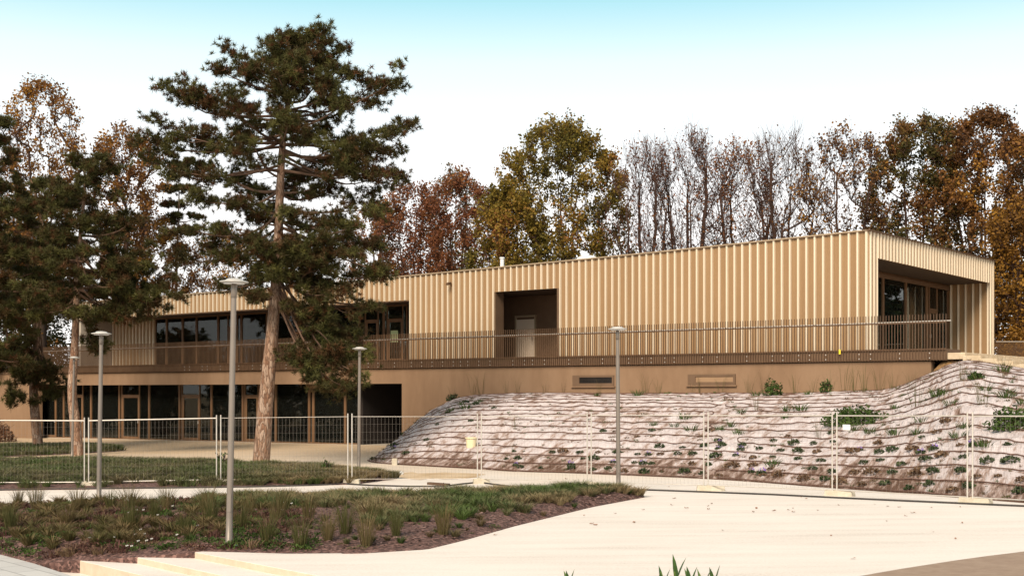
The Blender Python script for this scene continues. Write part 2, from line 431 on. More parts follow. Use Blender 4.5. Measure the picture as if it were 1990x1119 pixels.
def fleece_mat():
    """pale fibre fleece with soil washed over it in slanting streaks and along the hose rows (UV: metres along, row number up)"""
    m, nt, p = new_mat('pale_fibre_fleece')
    uv = nt.nodes.new("ShaderNodeUVMap"); uv.uv_map = "UVMap"
    mp0 = nt.nodes.new("ShaderNodeMapping"); mp0.inputs['Scale'].default_value = (1.0, 0.27, 1)
    mp = nt.nodes.new("ShaderNodeMapping"); mp.inputs['Rotation'].default_value = (0, 0, R(-30))
    mp2 = nt.nodes.new("ShaderNodeMapping"); mp2.inputs['Scale'].default_value = (1.0, 2.4, 1)
    nt.links.new(uv.outputs[0], mp0.inputs[0]); nt.links.new(mp0.outputs[0], mp.inputs[0]); nt.links.new(mp.outputs[0], mp2.inputs[0])
    n1 = nt.nodes.new("ShaderNodeTexNoise"); n1.inputs['Scale'].default_value = 2.2; n1.inputs['Detail'].default_value = 9; n1.inputs['Roughness'].default_value = 0.68
    nt.links.new(mp2.outputs[0], n1.inputs[0])
    n2 = nt.nodes.new("ShaderNodeTexNoise"); n2.inputs['Scale'].default_value = 0.7; n2.inputs['Detail'].default_value = 4
    nt.links.new(mp0.outputs[0], n2.inputs[0])
    sp = nt.nodes.new("ShaderNodeSeparateXYZ"); nt.links.new(uv.outputs[0], sp.inputs[0])
    def math_(op, a, b=0.0):
        n = nt.nodes.new("ShaderNodeMath"); n.operation = op
        for i, x in enumerate((a, b)):
            if isinstance(x, (int, float)): n.inputs[i].default_value = x
            else: nt.links.new(x, n.inputs[i])
        return n.outputs[0]
    fr = math_('FRACT', sp.outputs['Y'])                      # soil caught just above each hose
    row = math_('MAXIMUM', math_('SUBTRACT', 1.0, math_('MULTIPLY', fr, 4.5)), 0.0)
    low = math_('MAXIMUM', math_('MULTIPLY', math_('SUBTRACT', 3.2, sp.outputs['Y']), 0.045), 0.0)
    val = math_('ADD', math_('ADD', math_('MULTIPLY', n1.outputs[0], 0.75), math_('MULTIPLY', n2.outputs[0], 0.35)), math_('ADD', math_('MULTIPLY', row, 0.10), low))
    r = ramp_node(nt, [(0.46, (0.64, 0.575, 0.57)), (0.575, (0.55, 0.475, 0.465)), (0.625, (0.38, 0.28, 0.24)), (0.72, (0.13, 0.075, 0.052))])
    nt.links.new(val, r.inputs[0]); nt.links.new(r.outputs[0], p.inputs['Base Color'])
    n3 = nt.nodes.new("ShaderNodeTexNoise"); n3.inputs['Scale'].default_value = 6; n3.inputs['Detail'].default_value = 6
    nt.links.new(mp.outputs[0], n3.inputs[0])
    b = nt.nodes.new("ShaderNodeBump"); b.inputs['Strength'].default_value = 1.0; b.inputs['Distance'].default_value = 0.12
    nt.links.new(math_('SUBTRACT', n3.outputs[0], math_('MULTIPLY', n1.outputs[0], 0.8)), b.inputs['Height']); nt.links.new(b.outputs[0], p.inputs['Normal'])
    p.inputs['Roughness'].default_value = 0.95; p.inputs['Specular IOR Level'].default_value = 0.1
    return m
M['fleece'] = fleece_mat()

L = {}
L['pine'] = leaf_mat('pine_needles', [(0.0, (0.12, 0.05, 0.02)), (0.25, (0.085, 0.046, 0.018)), (0.5, (0.058, 0.05, 0.016)), (0.8, (0.07, 0.07, 0.02)), (1.0, (0.13, 0.12, 0.034))], 0.2)
L['deadpine'] = leaf_mat('dead_pine_needles', [(0.0, (0.12, 0.05, 0.025)), (1.0, (0.26, 0.12, 0.055))], 0.15)
L['yellowgreen'] = leaf_mat('yellow_green_leaves', [(0.0, (0.08, 0.07, 0.016)), (0.4, (0.17, 0.13, 0.024)), (0.72, (0.29, 0.19, 0.03)), (1.0, (0.28, 0.12, 0.035))], 0.4)
L['red'] = leaf_mat('red_brown_leaves', [(0.0, (0.12, 0.045, 0.025)), (0.5, (0.24, 0.09, 0.04)), (1.0, (0.34, 0.15, 0.045))], 0.4)
L['orange'] = leaf_mat('orange_leaves', [(0.0, (0.10, 0.05, 0.015)), (0.5, (0.25, 0.12, 0.02)), (1.0, (0.38, 0.2, 0.03))], 0.35)
L['olive'] = leaf_mat('olive_leaves', [(0.0, (0.055, 0.05, 0.016)), (0.45, (0.11, 0.09, 0.025)), (0.75, (0.20, 0.105, 0.03)), (1.0, (0.24, 0.10, 0.035))], 0.4)
L['brown'] = leaf_mat('brown_leaves', [(0.0, (0.06, 0.03, 0.02)), (0.5, (0.12, 0.055, 0.03)), (1.0, (0.19, 0.09, 0.04))], 0.25)
L['brownorange'] = leaf_mat('brown_and_orange_leaves', [(0.0, (0.09, 0.045, 0.02)), (0.4, (0.20, 0.09, 0.03)), (0.7, (0.30, 0.14, 0.03)), (1.0, (0.44, 0.23, 0.03))], 0.4)
L['grass'] = leaf_mat('tussock_grass', [(0.0, (0.30, 0.22, 0.12)), (0.3, (0.20, 0.17, 0.085)), (0.6, (0.10, 0.125, 0.05)), (1.0, (0.085, 0.13, 0.03))], 0.2)
L['lawn'] = leaf_mat('ground_cover_grass', [(0.0, (0.19, 0.145, 0.08)), (0.35, (0.145, 0.13, 0.065)), (0.7, (0.10, 0.115, 0.045)), (1.0, (0.075, 0.115, 0.028))], 0.2)
L['rush'] = leaf_mat('rush_blades', [(0.0, (0.18, 0.125, 0.06)), (0.4, (0.105, 0.088, 0.032)), (1.0, (0.06, 0.07, 0.02))], 0.2)
L['herb'] = leaf_mat('green_herb_leaves', [(0.0, (0.035, 0.055, 0.013)), (0.5, (0.05, 0.088, 0.018)), (1.0, (0.085, 0.13, 0.028))], 0.25)
L['redherb'] = leaf_mat('reddish_low_plants', [(0.0, (0.07, 0.035, 0.027)), (0.5, (0.13, 0.062, 0.048)), (1.0, (0.15, 0.10, 0.055))], 0.2)
L['mixed'] = leaf_mat('mixed_weeds', [(0.0, (0.16, 0.11, 0.06)), (0.5, (0.09, 0.09, 0.035)), (1.0, (0.05, 0.085, 0.02))], 0.2)
L['darkherb'] = leaf_mat('dark_shrublet_leaves', [(0.0, (0.025, 0.035, 0.015)), (0.6, (0.05, 0.075, 0.03)), (1.0, (0.09, 0.11, 0.04))], 0.2)
L['dryherb'] = leaf_mat('dried_plant_leaves', [(0.0, (0.10, 0.055, 0.035)), (1.0, (0.22, 0.14, 0.08))], 0.2)
L['purple'] = leaf_mat('purple_petals', [(0.0, (0.22, 0.12, 0.45)), (1.0, (0.36, 0.22, 0.66))], 0.3)
L['whitepetal'] = leaf_mat('white_petals', [(0.0, (0.7, 0.66, 0.6)), (1.0, (0.82, 0.8, 0.76))], 0.3)
L['oleander'] = leaf_mat('leathery_leaves', [(0.0, (0.02, 0.05, 0.018)), (0.6, (0.05, 0.10, 0.025)), (1.0, (0.16, 0.22, 0.05))], 0.15, 0.35)
L['chips'] = leaf_mat('bark_chips', [(0.0, (0.04, 0.022, 0.018)), (0.6, (0.12, 0.07, 0.058)), (1.0, (0.27, 0.17, 0.15))], 0.0, 0.9)

# ------------------------------------------------------------------ ground, paths
E1, E2, E3 = gp(378, 1073), gp(262, 1082, -0.10), gp(150, 1088, -0.20)
ND = Vector((-0.76, -0.65, 0))                     # downhill across the steps
ED = Vector((0.65, -0.76, 0))                      # along a step edge, towards the camera
def ground_z(x, y):
    k = (Vector((x, y, 0)) - Vector((E1.x, E1.y, 0))).dot(ND)
    return G(x, y) - 0.40 * smooth(k, -0.9, -0.1) * smooth(-y, -27.5, -23.5)

xs = np.unique(np.concatenate([np.array([-1800, -900, -400, -200, -120, -80]), np.arange(-60, 60.1, 1.0), np.array([80, 120, 200, 400, 900, 1800]), np.arange(-14, 2, 0.25)]))
ys = np.unique(np.concatenate([np.array([-300, -120, -60, -30]), np.arange(-20, 110.1, 1.0), np.array([130, 170, 260, 500, 1000, 2500]), np.arange(12, 26, 0.25)]))
VX, VY = np.meshgrid(xs, ys)
VZ = np.array([[ground_z(x, y) for x in xs] for y in ys])
nx, ny = len(xs), len(ys)
ii = np.arange(nx * ny).reshape(ny, nx)
Q = np.stack([ii[:-1, :-1], ii[:-1, 1:], ii[1:, 1:], ii[1:, :-1]], -1).reshape(-1, 4)
o = np_mesh("ground", np.stack([VX, VY, VZ], -1).reshape(-1, 3), Q, M['ground'], smooth_sh=True)
props(o, "cream gravel forecourt running up to the building", None, None, 'structure')

def sheet(name, poly_xyz, mat, label, lift=0.006):
    b = MB()
    b.add([(p.x, p.y, p.z + lift) for p in poly_xyz], [tuple(range(len(poly_xyz)))])
    o = b.build(name, mat)
    f = o.data.polygons[0]
    if f.normal.z < 0: o.data.flip_normals()
    return props(o, label, None, None, 'structure')

sheet("brown_patch", [gp(1640, 1125), gp(1680, 1117.5), gp(1720, 1110.5), gp(1755, 1104.5), gp(1790, 1099), gp(1855, 1089), gp(1920, 1080), gp(2010, 1069), gp(2300, 1046), gp(2300, 1140), gp(2300, 1300), gp(1500, 1300), gp(1600, 1150)], M['brownpatch'], "brown paved path crossing the near corner")  # flat brown sheet, darker than the gravel round it
rng = random.Random(3)
def blob(cx, cy, rx, ry, n=26):
    return [gp(cx + rx * math.cos(a) * (1 + 0.25 * rng.uniform(-1, 1)), cy + ry * math.sin(a) * (1 + 0.35 * rng.uniform(-1, 1))) for a in [2 * math.pi * k / n for k in range(n)]]
sheet("dirt_path", blob(850, 924, 90, 7), M['dirt'], "trodden brown dirt at the foot of the bank")

# grey paving below the steps
pz = -0.30
sheet("grey_pavement", [gp(-200, 1060, pz), gp(0, 1072, pz), gp(70, 1096, pz), gp(140, 1119, pz), gp(260, 1170, pz), gp(150, 1500, pz), gp(-900, 1500, pz), gp(-700, 1060, pz)], M['slabs'], "grey paving slabs at the bottom of the steps")

stairs = thing("stone_steps", (E1.x, E1.y, G(E1.x, E1.y) - 0.4), "three low cream stone steps beside the planting bed", "steps")
for i, E in enumerate((E1, E2, E3)):
    top = -0.1 * i + 0.008
    e0 = Vector((E.x, E.y, 0)); b = MB()
    p0 = e0; p1 = e0 + ED * 12
    back = -ND * (1.0 if i else 1.6)
    b.prism([(p0.x, p0.y), ((p0 + back).x, (p0 + back).y), ((p1 + back).x, (p1 + back).y), (p1.x, p1.y)][::-1],
            lambda x, y: G(x, y) - 0.6, lambda x, y, t=top: G(x, y) + t)
    for fi in range(len(b.f)):
        if fi == 1: b.mi[fi] = 1                  # tread in the gravel finish, risers in bare stone
    b.build("step", [M['step'], M['ground']], stairs, bevel=0.012)

# ------------------------------------------------------------------ scatter helpers
nrg = np.random.default_rng(11)
def blades(n, length, width, spread, lean=0.5, seed=0, up=0.9):
    """a tuft of n grass blades, each two triangles of a bent strip"""
    r = np.random.default_rng(seed)
    Vv = []; Ff = []
    for k in range(n):
        a = r.uniform(0, 2 * math.pi); q = math.sqrt(r.uniform(0, 1)) * spread
        l = length * r.uniform(0.55, 1.1); le = lean * r.uniform(0.2, 1.0)
        d = np.array([math.cos(a), math.sin(a), 0]); sd = np.array([-math.sin(a + r.uniform(-1, 1)), math.cos(a + r.uniform(-1, 1)), 0])
        p0 = d * q; p1 = p0 + d * (le * l * 0.35) + np.array([0, 0, l * up * 0.6]); p2 = p0 + d * (le * l) + np.array([0, 0, l * up])
        b0 = len(Vv)
        Vv += [p0 - sd * width * .5, p0 + sd * width * .5, p1 - sd * width * .42, p1 + sd * width * .42, p2]
        Ff += [(b0, b0 + 1, b0 + 3), (b0, b0 + 3, b0 + 2), (b0 + 2, b0 + 3, b0 + 4)]
    return np.array(Vv), np.array(Ff)

def leafball(n, radius, size, flat=0.6, seed=0, aspect=2.0):
    """a low cushion of small pointed leaves"""
    r = np.random.default_rng(seed)
    Vv = []; Ff = []
    for k in range(n):
        v = r.normal(size=3); v /= np.linalg.norm(v); v[2] = abs(v[2])
        c = v * radius * r.uniform(0.35, 1.0) ** 0.5 * np.array([1, 1, flat])
        ax = v * 0.7 + r.normal(size=3) * 0.5; ax /= np.linalg.norm(ax)
        sd = np.cross(ax, r.normal(size=3)); sd /= np.linalg.norm(sd) + 1e-9
        s = size * r.uniform(0.6, 1.3); b0 = len(Vv)
        Vv += [c - ax * s * .5, c + sd * s * .5 / aspect * 1.2, c + ax * s * .5, c - sd * s * .5 / aspect * 1.2]
        Ff += [(b0, b0 + 1, b0 + 2), (b0, b0 + 2, b0 + 3)]
    return np.array(Vv), np.array(Ff)

def scatter(protos, pos, scale, tint_i, jit=0.25, zs=None):
    """many transformed copies of a few small meshes as one vertex/triangle array with a tint per face"""
    Vs, Fs, Ts = [], [], []; base = 0
    n = len(pos)
    ch = nrg.integers(0, len(protos), n)
    for k in range(n):
        pv, pf = protos[ch[k]]
        a = nrg.uniform(0, 2 * math.pi); c, s = math.cos(a), math.sin(a)
        sc = scale[k]
        x = pv[:, 0] * c - pv[:, 1] * s; y = pv[:, 0] * s + pv[:, 1] * c
        z = pv[:, 2] * (zs[k] if zs is not None else 1.0)
        Vs.append(np.stack([x * sc + pos[k][0], y * sc + pos[k][1], z * sc + pos[k][2]], 1))
        Fs.append(pf + base); base += len(pv)
        nt_ = len(pf)
        Ts.append(np.clip(tint_i[k] + np.repeat(nrg.uniform(-jit, jit, (nt_ + 2) // 3), 3)[:nt_], 0, 1))
    return np.concatenate(Vs), np.concatenate(Fs), np.concatenate(Ts)

# ------------------------------------------------------------------ planting beds
class Bed:
    def __init__(self, name, top, bot, height, label, na=120, nb=18, base_drop=None):
        """top/bot: far and near edge in photo pixels, given as (x, y[, dz])"""
        tx = [p[0] for p in top]; bx = [p[0] for p in bot]
        self.x0, self.x1 = max(tx[0], bx[0]), min(tx[-1], bx[-1])
        self.top, self.bot, self.h = top, bot, height
        vs = []
        for i in range(na + 1):
            p = self.at(i / na, 0.0); vs.append(p - Vector((0, 0, 0.35)))
            for j in range(nb + 1):
                vs.append(self.at(i / na, j / nb))
        ii = np.arange((na + 1) * (nb + 2)).reshape(na + 1, nb + 2)
        q = np.stack([ii[:-1, :-1], ii[:-1, 1:], ii[1:, 1:], ii[1:, :-1]], -1).reshape(-1, 4)
        self.obj = props(np_mesh(name, vs, q, M['mulch'], smooth_sh=False), label, None, None, 'structure')
        me = self.obj.data
        if me.polygons[len(me.polygons) // 2].normal.z < 0: me.flip_normals()
    def edge(self, e, x):
        X = [p[0] for p in e]
        y = np.interp(x, X, [p[1] for p in e]); dz = np.interp(x, X, [p[2] if len(p) > 2 else 0 for p in e])
        return gp(x, y, dz)
    def at(self, a, b):
        """a along, b from the near edge (0) to the far edge (1)"""
        x = self.x0 + (self.x1 - self.x0) * a
        p, q = self.edge(self.bot, x), self.edge(self.top, x)
        r = p.lerp(q, b)
        wdt = (q - p).length
        k = min(1.0, wdt / 2.0) * (1 - (2 * b - 1) ** 4)
        r.z += 0.008 + self.h * k + 0.05 * k * mnoise.noise((r.x * 0.9, r.y * 0.9, 3.1)) + 0.02 * k * mnoise.noise((r.x * 4, r.y * 4, 1.0))
        return r
    def near_b(self, a, y):
        """b at which column a is seen at photo row y"""
        lo, hi = 0.0, 1.0
        for _ in range(24):
            m = (lo + hi) / 2; r = self.at(a, m)
            yy = HY - (r.z - EYE) / r.y * F
            if yy > y: lo = m
            else: hi = m
        return (lo + hi) / 2
    def px(self, x, y):
        a = (x - self.x0) / (self.x1 - self.x0)
        return self.at(a, self.near_b(a, y))

bedA = Bed("soil_bed_ground",
           [(-420, 992, -0.0), (0, 988), (150, 979), (280, 978), (400, 972), (600, 968), (760, 963), (1000, 961), (1100, 957), (1200, 961), (1252, 965)],
           [(-420, 1040, -0.30), (-60, 1070, -0.30), (0, 1076, -0.29), (75, 1096, -0.29), (150, 1089, -0.20), (262, 1083, -0.10), (378, 1074, -0.01), (560, 1076), (700, 1075), (830, 1067), (900, 1050), (1000, 1022), (1150, 985), (1252, 966)],
           0.16, "dark bark mulch of the long front planting bed")
bedB = Bed("soil_bed_ground",
           [(-420, 895), (0, 898), (200, 896), (420, 903), (500, 908), (640, 915), (720, 925), (772, 929)],
           [(-420, 955), (0, 953), (300, 949), (500, 946), (690, 941), (740, 934), (772, 930)],
           0.14, "mulch of the middle planting bed round the tall pine", nb=12)
bedC = Bed("soil_bed_ground",
           [(-420, 866), (0, 867), (150, 866), (210, 870), (236, 875)],
           [(-420, 890), (0, 888), (100, 884), (200, 879), (236, 876)],
           0.12, "mulch of the small back planting bed under two pines", na=60, nb=8)

def fill(bed, name, label, n, protos, mat, scale, tint, accept=None, jit=0.2, zlift=0.0, cat=None):
    pos, sc, ti = [], [], []
    tries = 0
    while len(pos) < n and tries < n * 20:
        tries += 1
        a, b = nrg.uniform(0, 1), nrg.uniform(0.02, 0.98)
        xp = bed.x0 + (bed.x1 - bed.x0) * a
        if xp < -60: continue
        p = bed.edge(bed.bot, xp); q = bed.edge(bed.top, xp)
        if nrg.uniform() > min(1, (q - p).length / 6.0 + 0.15): continue
        r = bed.at(a, b)
        if accept and not accept(xp, b, r): continue
        pos.append((r.x, r.y, r.z + zlift)); sc.append(nrg.uniform(*scale))
        ti.append(tint(xp, b, r) if callable(tint) else nrg.uniform(*tint))
    v, f, t = scatter(protos, pos, sc, ti, jit)
    o = np_mesh(name, v, f, mat, tint=t)
    return props(o, label, cat, None, 'stuff')

tuss = [blades(110, 0.21, 0.011, 0.05, 1.25, s, 0.78) for s in range(5)]
lawnp = [blades(34, 0.15, 0.02, 0.13, 1.0, s + 20, 0.75) for s in range(5)]
herbp = [leafball(80, 0.16, 0.042, 0.5, s + 40, 2.6) for s in range(4)]
def nz(r, f, o=0.0): return mnoise.noise((r.x * f, r.y * f, o))

chip = []
for s in range(4):
    r_ = np.random.default_rng(s)
    chip.append((np.array([[-.03, -.012, .004], [.03, -.01, .012], [.026, .014, .02], [-.028, .012, .008]]) * r_.uniform(.7, 1.3, (4, 3)), np.array([[0, 1, 2], [0, 2, 3]])))
fill(bedA, "bark_mulch_chips", "loose bark chips strewn over the front planting bed", 9000, chip, L['chips'], (0.6, 1.5), (0.1, 1.0), jit=0.1, zlift=0.004)
fill(bedA, "tussock_grass", "short dry and green grass tussocks covering the right part of the front bed", 640, tuss, L['grass'], (0.65, 1.5),
     lambda x, b, r: min(1, max(0, 0.45 + 0.7 * nz(r, 0.55, 5) + nrg.uniform(-.2, .2))),
     lambda x, b, r: (x > 700 and b > 0.10 + 0.25 * nrg.uniform() and nz(r, 0.9) > -0.18) or (380 < x <= 700 and b > 0.55 and nz(r, 0.8, 2) > -0.2) )
fill(bedA, "green_ground_cover", "low green weeds spreading in the left part of the front bed", 330, herbp, L['herb'], (0.6, 1.5), (0.1, 0.9),
     lambda x, b, r: x < 640 and (nz(r, 0.5, 8) > 0.05 or b < 0.10 and x > 200) )
fill(bedA, "dark_ground_cover", "dark dry undergrowth low in the left part of the front bed", 170, tuss, L['rush'], (0.8, 1.5), (0.0, 0.6),
     lambda x, b, r: x < 520 and b > 0.1 and nz(r, 0.6, 12) > -0.1)
fill(bedA, "reddish_ground_cover", "low reddish brown plants spreading in the left half of the front bed", 560, herbp + lawnp[:2], L['redherb'], (0.7, 1.6), (0.0, 1.0),
     lambda x, b, r: x < 600 and nz(r, 0.55, 21) > -0.05)
fill(bedA, "mixed_ground_cover", "thin mixed weeds and grass over the mulch of the front bed", 430, herbp[:2] + tuss[:2], L['mixed'], (0.35, 0.9), (0.0, 1.0),
     lambda x, b, r: nz(r, 0.8, 31) > -0.2)
fill(bedB, "ground_cover_grass", "short green grass covering the middle planting bed", 3600, lawnp + tuss[:2], L['lawn'], (0.8, 1.7),
     lambda x, b, r: min(1, max(0, 0.55 + 0.6 * nz(r, 0.5, 5) + nrg.uniform(-.2, .2))), lambda x, b, r: x < 640 and (b > 0.12 or nrg.uniform() < .3))
fill(bedB, "dry_ground_cover_grass", "dry grey tussocks at the tip of the middle planting bed", 700, tuss, L['grass'], (0.7, 1.4),
     lambda x, b, r: min(1, max(0, 0.25 + 0.5 * nz(r, 0.6, 5))), lambda x, b, r: x > 480 and b < 0.75)
fill(bedC, "ground_cover_grass", "short green grass covering the small back bed", 1500, lawnp, L['lawn'], (1.0, 1.9), (0.2, 0.9))

# rushes: single clumps one could lift out
rushp = [blades(150, 0.60, 0.0065, 0.09, 0.62, s + 60, 1.0) for s in range(4)]
RUSH = [(35, 985, 'dry'), (70, 990, 'dry'), (150, 992, 'dry'), (215, 990, 'green'), (250, 992, 'dry'), (325, 992, 'dry'), (300, 1010, 'green'), (405, 1000, 'dry'), (410, 1018, 'green'),
        (485, 1005, 'dry'), (470, 1030, 'green'), (540, 1020, 'dry'), (520, 1056, 'green'), (360, 1040, 'green'), (255, 1030, 'green'), (585, 1065, 'green'), (638, 1050, 'dry'),
        (672, 1036, 'green'), (712, 1060, 'dry'), (730, 1018, 'green'), (770, 1040, 'green'), (862, 1038, 'dry'), (600, 1010, 'dry'), (130, 1020, 'dry'), (20, 1030, 'green'), (550, 1000, 'green')]
def place_name(x, y):
    lx = ("near the bed's left end" if x < 110 else "behind the stone steps" if x < 300 else "left of the nearest lamp" if x < 440 else
          "right of the nearest lamp" if x < 560 else "in the front bed's middle" if x < 700 else "on the open mulch")
    return lx
protos_r = {}
seen_l = {}
for i, (x, y, kd) in enumerate(RUSH):
    p = bedA.px(x, y)
    if (i % 4, kd) not in protos_r:
        pv, pf = rushp[i % 4]
        o = np_mesh("rush_clump", pv, pf, L['rush'], tint=np.clip((0.25 if kd == 'dry' else 0.7) + nrg.uniform(-.25, .25, len(pf)), 0, 1), local=True)
        protos_r[(i % 4, kd)] = o
    else:
        o = protos_r[(i % 4, kd)].copy(); COL.objects.link(o)
    o.location = p; o.rotation_euler = (0, 0, i * 1.7); o.scale = [0.85 + 0.3 * ((i * 37) % 10) / 10] * 3
    lab = ("straw tinged" if kd == 'dry' else "dark green") + " rush clump " + place_name(x, y)
    row = "rear" if y < 1005 else "middle" if y < 1035 else "front"
    lab += ", %s row" % row
    seen_l.setdefault(lab, []).append(o)
    props(o, lab, "grass clump", "rush clumps in the front bed")
ORD = ["leftmost", "second from left", "third from left", "fourth from left", "fifth from left"]
def split_labels(d):
    for lab, os_ in d.items():
        if len(os_) > 1:
            os_.sort(key=lambda o: o.location.x / max(1, o.location.y))
            for k, o in enumerate(os_):
                o['label'] = lab + ", " + (ORD[k] if k < 5 else "number %d from left" % (k + 1))
split_labels(seen_l)

# white daisies, a stone and litter in the bed
dv, df = leafball(14, 0.02, 0.03, 0.4, 9)
DA = [(250, 1003), (265, 1000), (278, 1002), (335, 990), (306, 1010), (262, 1052), (268, 1060), (280, 1048), (284, 1064), (343, 1048), (246, 1072), (255, 1075), (294, 1056), (221, 1055), (552, 987), (566, 985), (548, 1000), (272, 1042), (383, 1030)]
for i, (x, y) in enumerate(DA):
    p = bedA.px(x, y + 2)
    h = 0.10 + 0.02 * (i % 3)
    r_ = thing("white_daisy", p, "small white daisy flowering in the front planting bed", "flower", "white daisies in the front bed")
    b = MB(); b.tube([(0, 0, 0), (0.01, 0, h)], 0.004, 3); b.build("stem", L['herb'], r_, local=True)
    np_mesh("flower_head", dv + np.array([0.01, 0, h]), df, L['whitepetal'], r_, tint=nrg.uniform(0, 1, len(df)), local=True)
def rock(name, p, sx, sy, sz, mat, label, cat, seed=0, n=3):
    import bmesh
    bm = bmesh.new(); bmesh.ops.create_icosphere(bm, subdivisions=n, radius=1)
    for v in bm.verts:
        k = 1 + 0.25 * mnoise.noise(v.co * 1.3 + Vector((seed * 7.1, 0, 0))) + 0.1 * mnoise.noise(v.co * 3.1 + Vector((0, seed * 3.3, 0)))
        v.co = Vector((v.co.x * sx * k, v.co.y * sy * k, v.co.z * sz * k))
    me = bpy.data.meshes.new(name); bm.to_mesh(me); bm.free(); me.materials.append(mat)
    o = link(name, me); o.location = p
    return props(o, label, cat)
rock("pale_stone", bedA.px(180, 1048) + Vector((0, 0, 0.02)), 0.11, 0.08, 0.035, M['white'], "flat white stone lying in the left part of the front bed", "stone", 2)
rock("blue_litter", bedA.px(463, 1062) + Vector((0, 0, 0.02)), 0.05, 0.04, 0.03, noise_mat('blue_film', [(0.3, (0.03, 0.10, 0.13)), (0.7, (0.05, 0.16, 0.2))], 8, 3, 0.4), "crumpled blue scrap on the mulch beside the nearest lamp post", "litter", 4, 2)

# ------------------------------------------------------------------ building
bld = thing("school_building", B(20, 6, 0), "long low building clad in ribbed golden metal over a brown concrete base", "building")
PITCH = 0.358
def clad_profile(s0, s1, phase=0.0):
    """(s, depth out from the wall, material) points along a run of cladding: a raised rib then fine corrugations"""
    pts = [(s0, 0.0)]
    k = math.floor((s0 - phase) / PITCH)
    cyc = [(0.0, 0.0), (0.02, 0.075), (0.085, 0.085), (0.112, 0.0)]
    x = 0.112
    nco = 4
    step = (PITCH - 0.112) / nco
    for i in range(nco):
        cyc += [(x + step * 0.15, 0.0), (x + step * 0.40, 0.022), (x + step * 0.75, 0.022), (x + step * 0.995, 0.0)]
        x += step
    while k * PITCH + phase < s1:
        for c, d in cyc:
            s = k * PITCH + phase + c
            if s0 + 1e-4 < s < s1 - 1e-4: pts.append((s, d))
        k += 1
    pts.append((s1, 0.0))
    return pts

def clad(runs, place, phase=0.0):
    """runs: (s0, s1, zbottom, ztop function); place(s, out, z) -> point"""
    b = MB()
    for s0, s1, zb, zt in runs:
        pts = clad_profile(s0, s1, phase)
        n = len(pts)
        vs = [place(s, d, zb) for s, d in pts] + [place(s, d, zt(s)) for s, d in pts]
        base = len(b.v)
        b.v.extend(tuple(p) for p in vs)
        for i in range(n - 1):
            sm = ((pts[i][0] + pts[i + 1][0]) / 2 - phase) % PITCH
            b.f.append((base + i, base + i + 1, base + n + i + 1, base + n + i)); b.mi.append(0 if sm < 0.112 else 1)
    return b

SM0, SM1 = s_of(1083, 0), s_of(963, 0)              # the open lobby in the middle
SL0 = s_of(796, 0)                                  # right end of the long balcony
SEND = 53.0
FZ, SOF, MIDZ, ENDZ = 4.28, 7.33, 7.47, 7.98
TD = 16.2                                           # depth of the upper storey
rz = lambda s: roof_z(s)
b = clad([(0.0, SM0, FZ, rz), (SM0, SM1, MIDZ, rz), (SM1, SL0, FZ, rz), (SL0, SEND, SOF, rz)], lambda s, d, z: B(s, -d, z))
b.build("front_cladding", [M['clad'], M['perf']], bld)
TR0, TR1 = 0.86, 15.5
rzt = lambda t: 8.97 + 0.13 * t / TD
b = clad([(0.0, TR0, FZ, rzt), (TR0, TR1, ENDZ, rzt), (TR1, TD, FZ - 0.3, rzt)], lambda t, d, z: B(-d, t, z), 0.1)
b.build("end_cladding", [M['clad'], M['perf']], bld)
# coping along the roof edge
b = MB()
for s0, s1 in [(i * 2.0, min(SEND, i * 2.0 + 1.995)) for i in range(int(SEND / 2) + 1)]:
    if s1 <= s0: continue
    b.hexa([B(s1, -0.12, rz(s1)), B(s0, -0.12, rz(s0)), B(s0, 0.2, rz(s0)), B(s1, 0.2, rz(s1)), B(s1, -0.12, rz(s1) + 0.05), B(s0, -0.12, rz(s0) + 0.05), B(s0, 0.2, rz(s0) + 0.05), B(s1, 0.2, rz(s1) + 0.05)])
b.build("roof_coping", M['trim'], bld)
b = MB()
b.hexa([B(-0.12, -0.12, rzt(0) + 0.003), B(-0.12, TD, rzt(TD)), B(0.2, TD, rzt(TD)), B(0.2, -0.12, rzt(0) + 0.003), B(-0.12, -0.12, rzt(0) + 0.053), B(-0.12, TD, rzt(TD) + 0.05), B(0.2, TD, rzt(TD) + 0.05), B(0.2, -0.12, rzt(0) + 0.053)])
b.build("roof_coping", M['bronze'], bld)
# roof deck, in strips following the parapet
b = MB()
for i in range(27):
    s0, s1 = 0.05 + i * 1.96, 0.05 + (i + 1) * 1.96
    b.hexa([B(s1, 0.22, rz(s1) - 0.35), B(s0, 0.22, rz(s0) - 0.35), B(s0, TD, rz(s0) - 0.35), B(s1, TD, rz(s1) - 0.35), B(s1, 0.22, rz(s1) - 0.1), B(s0, 0.22, rz(s0) - 0.1), B(s0, TD, rz(s0) - 0.1), B(s1, TD, rz(s1) - 0.1)])
roof = b.build("roof", M['roof'], bld)
b = MB()                                            # thin safety rail behind the parapet
rail = [B(s, 5.5, rz(s) + 0.42) for s in (13, 18, 23, 28, 33, 38)]
b.tube(rail, 0.018, 5)
for s in range(13, 39, 3): b.tube([B(s, 5.5, rz(s) - 0.1), B(s, 5.5, rz(s) + 0.42)], 0.016, 5)
b.build("safety_rail", M['bronze'], roof)
b = MB(); b.lathe([(0.0, 0.0), (0.10, 0.0), (0.10, 0.75), (0.13, 0.76), (0.13, 0.82), (0.0, 0.84)], 12, B(s_of(976, 1.2), 1.2, 8.45)); b.build("vent_pipe", M['white'], roof, smooth_sh=False)
q = s_of(1138, 1.0)
b = MB(); b.bbox(q - 0.55, q + 0.55, 0.6, 1.7, rz(q) - 0.1, rz(q) + 0.1)
b.build("skylight_curb", M['white'], roof)
b = MB()
